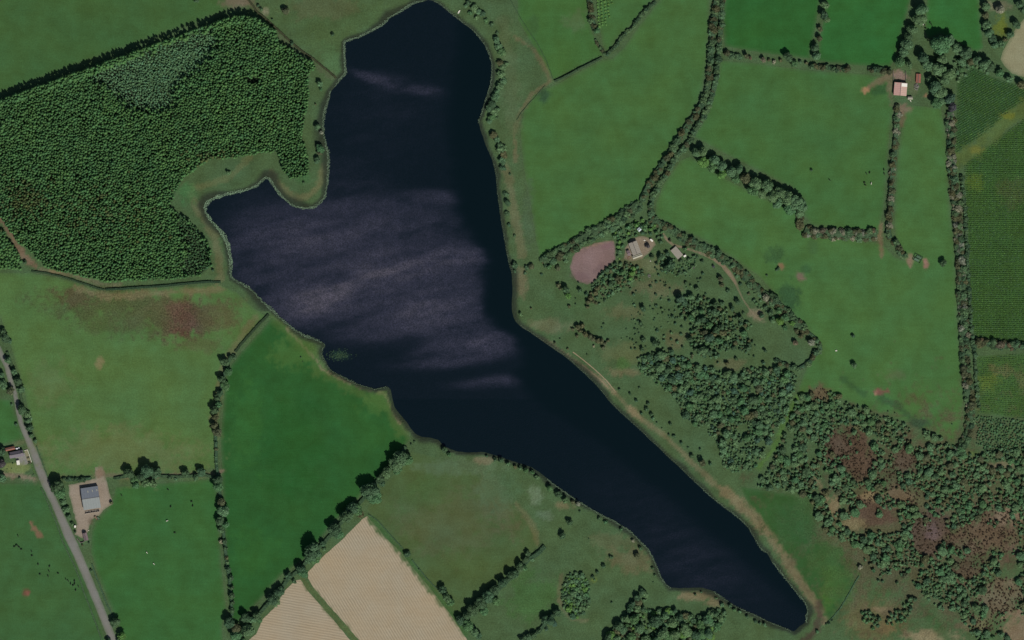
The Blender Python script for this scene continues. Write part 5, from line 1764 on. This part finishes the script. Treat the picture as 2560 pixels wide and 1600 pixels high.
trough("slim white trough below the small pale shed by the pink-roofed barn", 2276.5, 252.6, 2.0, .7, -50)
trough("white water trough alone in the long pasture left of the lone dark tree", 2090.8, 877, 1.7, 1.2, 20)
trough("white drum-like trough beside the brown-roofed farm cottage", 221.8, 1326.2, .9, .8, 10)

# grey barn by the lane
gc4 = [(201.2, 1221), (244.6, 1214.6), (253.8, 1268.5), (211.4, 1275)]
go, hx, hy, s = gable("barn", "large grey tin barn with three skylights beside the lane", "barn", gc4, 3.4, 2.0, M_BLOCK, M_GREYROOF, True, M_GREYROOF_SHADE)
for (u, v) in ((220.8, 1228.7), (231.8, 1226.8), (243, 1225)):
    a = loc_of(u, v, go)
    panel(go, "skylight", a.x - .35, a.x + .35, a.y - 1.0, a.y + 1.0, 3.4, 2.0, hy, M_LIGHTROOF, .12)
fb = empty("feed_barrier", (*W(231, 1279), 0), math.radians(9))
tag(fb, "row of stacked tyres and rails along the grey barn's south end", "feed barrier")
for sy in (-.9, .9):
    b = MB()
    for z in (.4, .8, 1.1):
        b.box(0, sy, z, 14.5, .08, .1)
    b.obj("rail", M_WHITE, fb)
tm = None
for i in range(26):
    x, y = -7 + (i % 13) * 1.12 + RNG.uniform(-.2, .2), (-.45 if i < 13 else .5) + RNG.uniform(-.2, .2)
    if tm is None:
        bm = bmesh.new()
        seg, ring = 12, 6
        vv = [[bm.verts.new(((.42 + .17 * math.cos(t)) * math.cos(a), (.42 + .17 * math.cos(t)) * math.sin(a), .17 + .17 * math.sin(t))) for t in np.linspace(0, 2 * math.pi, ring, endpoint=False)] for a in np.linspace(0, 2 * math.pi, seg, endpoint=False)]
        for p in range(seg):
            for q in range(ring):
                bm.faces.new((vv[p][q], vv[(p + 1) % seg][q], vv[(p + 1) % seg][(q + 1) % ring], vv[p][(q + 1) % ring]))
        tm = bpy.data.meshes.new("tyre")
        bm.to_mesh(tm)
        bm.free()
        tm.materials.append(M_TYRE)
    t = link("tyre", tm, None, fb)
    t.location = (x, y, RNG.choice((.02, .36)))
    t.rotation_euler = (RNG.uniform(-.2, .2), RNG.uniform(-.2, .2), 0)
for i in range(8):
    b = MB()
    b.box(0, 0, .65, .12, .12, 1.3)
    p = b.obj("post", M_WHITE, fb)
    p.location = (-7.1 + i * 2.03, -1.05 + RNG.uniform(-.05, .05), 0)

cot, hx, hy, s = gable("cottage", "small brown-roofed farm cottage at the lane junction", "cottage", [(206.3, 1331.8), (217.6, 1332), (222, 1350), (211.6, 1351.8)], 2.6, 1.3, M_BLOCK, M_BROWNROOF, False)
b = MB()
b.box(0, hy * .0, 4.3, .5, .5, 1.0)
ch = b.obj("chimney", M_BLOCK, cot)
ch.location = (-hx * .75, 0, 0)
wall_run("garden_wall", "brown stone wall running from the farm cottage to the lane", "211,1354 201,1357 194,1348 193,1346", .4, 1.2, M_BROWNROOF)


def trailer(label, u, v, rz, L_=4.2, w=1.9, mat=None):
    x, y = W(u, v)
    o = empty("farm_trailer", (x, y, 0), math.radians(rz))
    tag(o, label, "trailer")
    b = MB()
    b.box(0, 0, .75, L_, w, .12)
    for sx in (-1, 1):
        b.box(sx * (L_ / 2 - .04), 0, 1.05, .08, w, .5)
        b.box(0, sx * (w / 2 - .04), 1.05, L_ - .16, .08, .5)
    b.obj("body", mat or M_WOOD, o)
    d = MB()
    d.tube((L_ / 2, 0, .65), (L_ / 2 + 1.2, 0, .5), .07, .06)
    d.obj("drawbar", M_DARKMETAL, o)
    for sx in (-.5, .5):
        for sy in (-1, 1):
            q = MB()
            q.tube((sx, sy * (w / 2 - .05), .4), (sx, sy * (w / 2 + .2), .4), .4, .4, 12)
            q.obj("wheel", M_TYRE, o)
    return o


trailer("old brown trailer on the grass edge south-east of the grey barn", 240.5, 1295, -48)
trailer("pale green trailer beside the brown one south-east of the grey barn", 246.5, 1296, -42, 3.4, 1.6, M_GREENMETAL)


def box_van(label, u, v, rz, L_=2.6, w=1.6, h=1.7, mat=None):
    x, y = W(u, v)
    o = empty("caravan", (x, y, 0), math.radians(rz))
    tag(o, label, "caravan")
    bm = bmesh.new()
    bmesh.ops.create_cube(bm, size=1)
    for q in bm.verts:
        q.co.x *= L_ * (.84 if q.co.z > 0 else 1)
        q.co.y *= w
        q.co.z = q.co.z * h + h / 2 + .35
    bmesh.ops.bevel(bm, geom=bm.edges[:], offset=.12, segments=2, affect='EDGES')
    me = bpy.data.meshes.new("body")
    bm.to_mesh(me)
    bm.free()
    link("body", me, mat or M_WHITE, o)
    for sy in (-1, 1):
        q = MB()
        q.tube((0, sy * (w / 2 - .18), .3), (0, sy * (w / 2 + .02), .3), .3, .3, 12)
        q.obj("wheel", M_TYRE, o)
        g = MB()
        g.box(0, sy * (w / 2 + .01), 1.35, L_ * .5, .04, .45)
        g.obj("window", M_GLASS, o)
    return o


box_van("small white caravan parked between the lane hedge and the farmyard", 188, 1316, 75)

# lane-side house
ho, hx, hy, s = gable("house", "grey slate-roofed house beside the lane at the west edge", "house", [(22.5, 1131.5), (57.5, 1123.8), (61.5, 1140), (26.3, 1146)], 3.0, 1.7, M_WALL, M_SLATE)
for sx in (-.85, .8):
    b = MB()
    b.box(hx * sx, 0, 5.2, .9, .6, 1.3)
    b.obj("chimney", M_BLOCK, ho)
for sx in (-.6, -.2, .25, .65):
    for sy in (-1, 1):
        b = MB()
        b.box(hx * sx, sy * (hy - .25), 1.6, 1.1, .1, 1.1)
        b.obj("window", M_GLASS, ho)
cs = empty("conservatory", (*W(46, 1156.5), 0), math.radians(9))
tag(cs, "white flat-roofed sun room standing on the patio south of the house", "sun room")
b = MB()
b.box(0, 0, 1.1, 2.6, 4.0, 2.2)
b.obj("wall", M_GLASS, cs)
b = MB()
b.box(0, 0, 2.3, 3.0, 4.4, .14)
b.obj("roof", M_WHITE, cs)
for k in range(4):
    b = MB()
    b.box(0, -1.65 + k * 1.1, 2.39, 3.0, .08, .05)
    b.obj("glazing_bar", M_LIGHTROOF, cs)
gable("shed", "long rust-red shed behind the lane-side house", "shed", [(12, 1120.5), (37, 1115.6), (38.4, 1122.6), (13, 1129)], 2.2, .7, M_RUST, M_RUST)
wall_run("garden_wall", "white garden wall beside the lane at the slate-roofed house", "61,1126.5 68.8,1124.2 72.5,1134 76,1145 79.3,1155.2", .3, .9, M_WHITE)
for k, (u, v, lab) in enumerate(((70.3, 1144.5, "wide dark planter inside the white garden wall"), (73.4, 1154.4, "narrow dark planter, upper of the pair at the garden wall's foot"), (74.2, 1158.2, "narrow dark planter, lower of the pair at the garden wall's foot"))):
    x, y = W(u, v)
    pl = empty("planter", (x, y, 0), math.radians(14))
    tag(pl, lab, "planter")
    b = MB()
    b.box(0, 0, .3, 3.0, 1.7 if k == 0 else .8, .6)
    b.obj("trough", M_WOOD, pl)
    f = link("foliage", BUSH[k], None, pl)
    f.location = (0, 0, .5)
    f.scale = (1.5, .75 if k == 0 else .4, .4)
    f.color = tone('d')
gt = empty("gate", (*W(84.5, 1186.5), 0), math.radians(28))
tag(gt, "dark field gate at the bottom corner of the house garden", "gate")
for z in (.3, .6, .9, 1.15):
    b = MB()
    b.box(0, 0, z, 2.6, .06, .1)
    b.obj("rail", M_DARKMETAL, gt)
for sx in (-1.35, 1.35):
    b = MB()
    b.box(sx, 0, .7, .16, .16, 1.4)
    b.obj("post", M_DARKMETAL, gt)


def car(label, u, v, rz, mat):
    x, y = W(u, v)
    o = empty("parked_car", (x, y, 0.1), math.radians(rz))
    tag(o, label, "car")
    sec = [(-2.1, .35, .72, .8), (-1.95, .3, .9, .84), (-1.2, .25, .95, .86), (-.9, .25, .98, .86), (0.9, .25, .95, .86), (1.6, .28, .86, .84), (2.05, .35, .68, .76)]
    b = MB()
    vs = []
    for xx, z0, z1, w in sec:
        vs += [(xx, -w, z0), (xx, w, z0), (xx, w, z1 - .1), (xx, w * .9, z1), (xx, -w * .9, z1), (xx, -w, z1 - .1)]
    f = []
    for i in range(len(sec) - 1):
        for k in range(6):
            f.append((i * 6 + k, i * 6 + (k + 1) % 6, (i + 1) * 6 + (k + 1) % 6, (i + 1) * 6 + k))
    f += [tuple(range(5, -1, -1)), tuple(range((len(sec) - 1) * 6, len(sec) * 6))]
    b.add(vs, f)
    b.obj("body", mat, o)
    g = MB()
    g.add([(-1.75, -.76, .93), (-1.75, .76, .93), (1.05, .76, .95), (1.05, -.76, .95), (-1.3, -.6, 1.42), (-1.3, .6, 1.42), (.3, .6, 1.44), (.3, -.6, 1.44)],
          [(0, 1, 5, 4), (1, 2, 6, 5), (2, 3, 7, 6), (3, 0, 4, 7)])
    g.obj("window", M_GLASS, o)
    r = MB()
    r.box(-.5, 0, 1.45, 1.65, 1.22, .05)
    r.obj("roof", mat, o)
    for sx in (-1.25, 1.3):
        for sy in (-1, 1):
            w = MB()
            w.tube((sx, sy * .68, .3), (sx, sy * .88, .3), .32, .32, 12)
            w.obj("wheel", M_TYRE, o)
    return o


car("white car parked beside the rust-red shed behind the house", 44, 1121.3, 12, M_CAR)

# cottage farmstead on the common
mo, hx, hy, s = gable("cottage", "grey-roofed cottage in the overgrown yard right of the mauve soil patch", "cottage", [(1571.5, 608), (1590.8, 602.5), (1603.6, 631.4), (1581.5, 640)], 2.8, 1.3, M_BLOCK, M_CONC, False)
b = MB()
b.box(-hx * .8, 0, 4.4, .7, .7, 1.0)
b.obj("chimney", M_BLOCK, mo)
gable("outbuilding", "pale lean-to building joined to the cottage's south end", "outbuilding", [(1580.8, 641.2), (1603.8, 632.6), (1606.5, 640), (1582.8, 648.5)], 2.3, .5, M_BLOCK, M_LIGHTROOF)
gable("outbuilding", "small mauve-roofed outbuilding at the cottage's west wall", "outbuilding", [(1566, 627.5), (1572.5, 625.5), (1578.5, 637), (1570, 640)], 2.1, .4, M_BLOCK, M_BROWNROOF)
gable("shed", "small pale blue-grey shed among bushes north of the cottage", "shed", [(1591, 573.6), (1598.7, 568.6), (1603.6, 573.6), (1598.7, 580)], 2.3, .5, M_WALL, plain("pale_blue_roof", (186, 196, 198), .06, 1, .6))
so = empty("outbuilding", (*W(1692, 632), 0), math.radians(-50))
tag(so, "flat-roofed concrete building below the farm track, right of the cottage", "outbuilding")
b = MB()
b.box(0, 0, 1.0, 11.0, 6.6, 2.0)
b.obj("wall", M_BLOCK, so)
b = MB()
b.box(0, 0, 2.08, 11.4, 7.0, .16)
b.obj("roof", M_CONC, so)
box_van("small white caravan at the south-east end of the flat-roofed building", 1712, 640, 30, 3.0, 1.8)
box_van("white caravan at the north-east edge of the cottage yard", 1628.5, 600.5, -42, 3.6, 1.6)
trough("white trough in the cottage yard north of the grey-purple tree", 1611.5, 601.3, 1.8, 1.0, -20)
trough("small pale trough on the grass south of the flat-roofed building", 1698.5, 675.5, 1.4, 1.1, 35)
trough("small white trough south-east of the pale lean-to building", 1626, 652.8, 1.2, .7, -35)
heap("rubble_heap", "pinkish rubble heap at the west side of the pale lean-to building", 1570, 645, 7, 5, .5, M_RUST, "rubble heap", 24, .35)
heap("rubble_heap", "low grey-violet rubble heap alone on the common south of the cottage", 1623, 690, 4.5, 4, .6, M_STONE, "rubble heap", 30, .4)

# cattle pen
pn = empty("cattle_pen", (*W(2294.5, 646), 0), math.radians(-27))
tag(pn, "green metal cattle pen standing on muddy ground in the long pasture", "cattle pen")


def hurdle(x0, y0, x1, y1):
    b = MB()
    L_ = math.hypot(x1 - x0, y1 - y0)
    for z in (.35, .65, .95, 1.25):
        b.box(0, 0, z, L_, .09, .1)
    for q in (-.5, 0, .5):
        b.box(q * (L_ - .1), 0, .7, .11, .11, 1.4)
    h = b.obj("hurdle", M_GREENMETAL, pn)
    h.location = ((x0 + x1) / 2, (y0 + y1) / 2, 0)
    h.rotation_euler = (0, 0, math.atan2(y1 - y0, x1 - x0))


for q in ((-4.2, 3.2, 4.2, 3.2), (-4.2, -.1, 4.2, -.1), (-4.2, -3.4, 4.2, -3.4), (-4.2, 3.1, -4.2, -3.3), (4.2, 3.1, 4.2, -3.3)):
    hurdle(*q)
b = MB()
b.box(-.5, -1.8, .55, 5.0, 2.2, .9)
b.obj("feed_ring", M_GREENMETAL, pn)
b = MB()
for i in range(7):
    b.box(-1.8 + i * .75, 1.5, .5 + .12 * (i % 2), .6, 2.0, .8)
b.obj("crush_panel", M_GREENMETAL, pn)

# boat drawn up on the north-east shore
bx = empty("rowing_boat", (*W(1147.8, 30), 0.15), math.radians(58))
tag(bx, "pale rowing boat pulled up on the upper lough's north-east bank", "boat")
vs, f = [], []
for i, (x, w) in enumerate(((-1.9, .55), (-1.0, .72), (0, .78), (1.0, .62), (1.7, .3), (2.0, .03))):
    z = .42 + .1 * (i / 5) ** 2
    vs += [(x, -w, z), (x, -w * .55, .05), (x, w * .55, .05), (x, w, z)]
for i in range(5):
    for k in range(3):
        f.append((i * 4 + k, i * 4 + k + 1, i * 4 + 5 + k, i * 4 + 4 + k))
f.append((0, 1, 2, 3))
mesh_obj("hull", vs, f, M_WHITE, bx)
for x in (-1.0, .3):
    b = MB()
    b.box(x, 0, .33, .3, 1.2, .05)
    b.obj("thwart", M_LIGHTROOF, bx)


def cow_mesh(mat, name):
    """standing beast from a skinned skeleton: one continuous body"""
    me = bpy.data.meshes.new(name + "_skeleton")
    V = [(0, 0, 1.0), (-.55, 0, 1.05), (.55, 0, 1.05), (.95, 0, 1.2), (1.2, 0, 1.25), (1.5, 0, 1.05),
         (.6, .2, .75), (.6, .2, .4), (.62, .2, .03), (.6, -.2, .75), (.6, -.2, .4), (.62, -.2, .03),
         (-.62, .2, .8), (-.72, .2, .45), (-.68, .2, .03), (-.62, -.2, .8), (-.72, -.2, .45), (-.68, -.2, .03), (-.9, 0, 1.05), (-.98, 0, .55)]
    Ed = [(0, 1), (0, 2), (2, 3), (3, 4), (4, 5), (2, 6), (6, 7), (7, 8), (2, 9), (9, 10), (10, 11), (1, 12), (12, 13), (13, 14), (1, 15), (15, 16), (16, 17), (1, 18), (18, 19)]
    Rr = [.4, .36, .36, .2, .17, .1, .13, .08, .07, .13, .08, .07, .16, .09, .07, .16, .09, .07, .07, .03]
    me.from_pydata(V, Ed, [])
    o = bpy.data.objects.new(name + "_tmp", me)
    COL.objects.link(o)
    md = o.modifiers.new("skin", 'SKIN')
    for i, r in enumerate(Rr):
        me.skin_vertices[0].data[i].radius = (r, r)
        me.skin_vertices[0].data[i].use_root = (i == 0)
    o.modifiers.new("sub", 'SUBSURF').levels = 1
    dg = bpy.context.evaluated_depsgraph_get()
    out = bpy.data.meshes.new_from_object(o.evaluated_get(dg))
    out.name = name
    out.materials.clear()
    out.materials.append(mat)
    bpy.data.objects.remove(o, do_unlink=True)
    return out


COWB, COWW = cow_mesh(M_COW, "cow"), cow_mesh(M_COWW, "white_cow")


def herd(s, mesh, start, phrase, color, group, sc=1.05):
    q = [tuple(float(x) for x in p.split(",")) for p in s.split()]
    q.sort(key=lambda p: math.hypot(p[0] - start[0], p[1] - start[1]))
    for i, (u, v, a) in enumerate(q):
        o = link("cow", mesh)
        o.location = (*W(u, v), 0.06)
        o.rotation_euler = (0, 0, math.radians(a))
        o.scale = (sc, sc, sc)
        tag(o, "%s cow, %s from %s" % (color, ordinal(i), phrase), "cow", group)


herd("41,1363,30 36,1367,10 45,1365,-60 48.5,1368,-40 53.5,1373.5,5 79,1378,-65 80,1389.5,20 95.7,1411,75 124,1416,50 122.5,1427.5,-55 100,1435.6,10 145.3,1433.4,-15 120.5,1440,-85 165,1448.3,-60 170.6,1451.8,-55 186.5,1452.8,60 177,1460,75 187,1459.7,65 183,1463.7,30 196.4,1466,-65 189.5,1475.6,60 45,1339,-70",
     COWB, (200, 1480), "the lane in the south-west pasture herd", "black", "black cattle in the south-west pasture")
herd("2174,432,60 2166,434,-60 2210,425,85 2210.5,434,-85 2161,457,10 2163,463,-20 2074,450,-40", COWB, (2240, 440), "the upright brown hedge in the large pasture", "black", "black cattle in the large pasture")
herd("304,1238,-55 420,1224,-30 479,1254,15 482,1265,60 427,1267,50 437,1332,10", COWB, (280, 1240), "the grey barn in the bright pasture right of the lane", "black", "black cattle in the bright pasture")
herd("417.5,1302,20 367,1381,-50 384.5,1409,-50", COWW, (420, 1290), "the top of the bright pasture", "white", "white cattle in the bright pasture")
herd("2178,459,80", COWW, (2178, 459), "the black cattle in the large pasture", "white", None)
herd("2310.5,62,80 2325,57,70 2314,71,0 2329,62,-60", COWB, (2300, 60), "the tall trees in the small north paddock", "black", "black cattle in the small paddock")
herd("2308,61,75", COWW, (2308, 61), "the tall trees in the small north paddock", "white", None)
print("objects", len(bpy.data.objects), "tris", sum(len(m.polygons) for m in bpy.data.meshes))
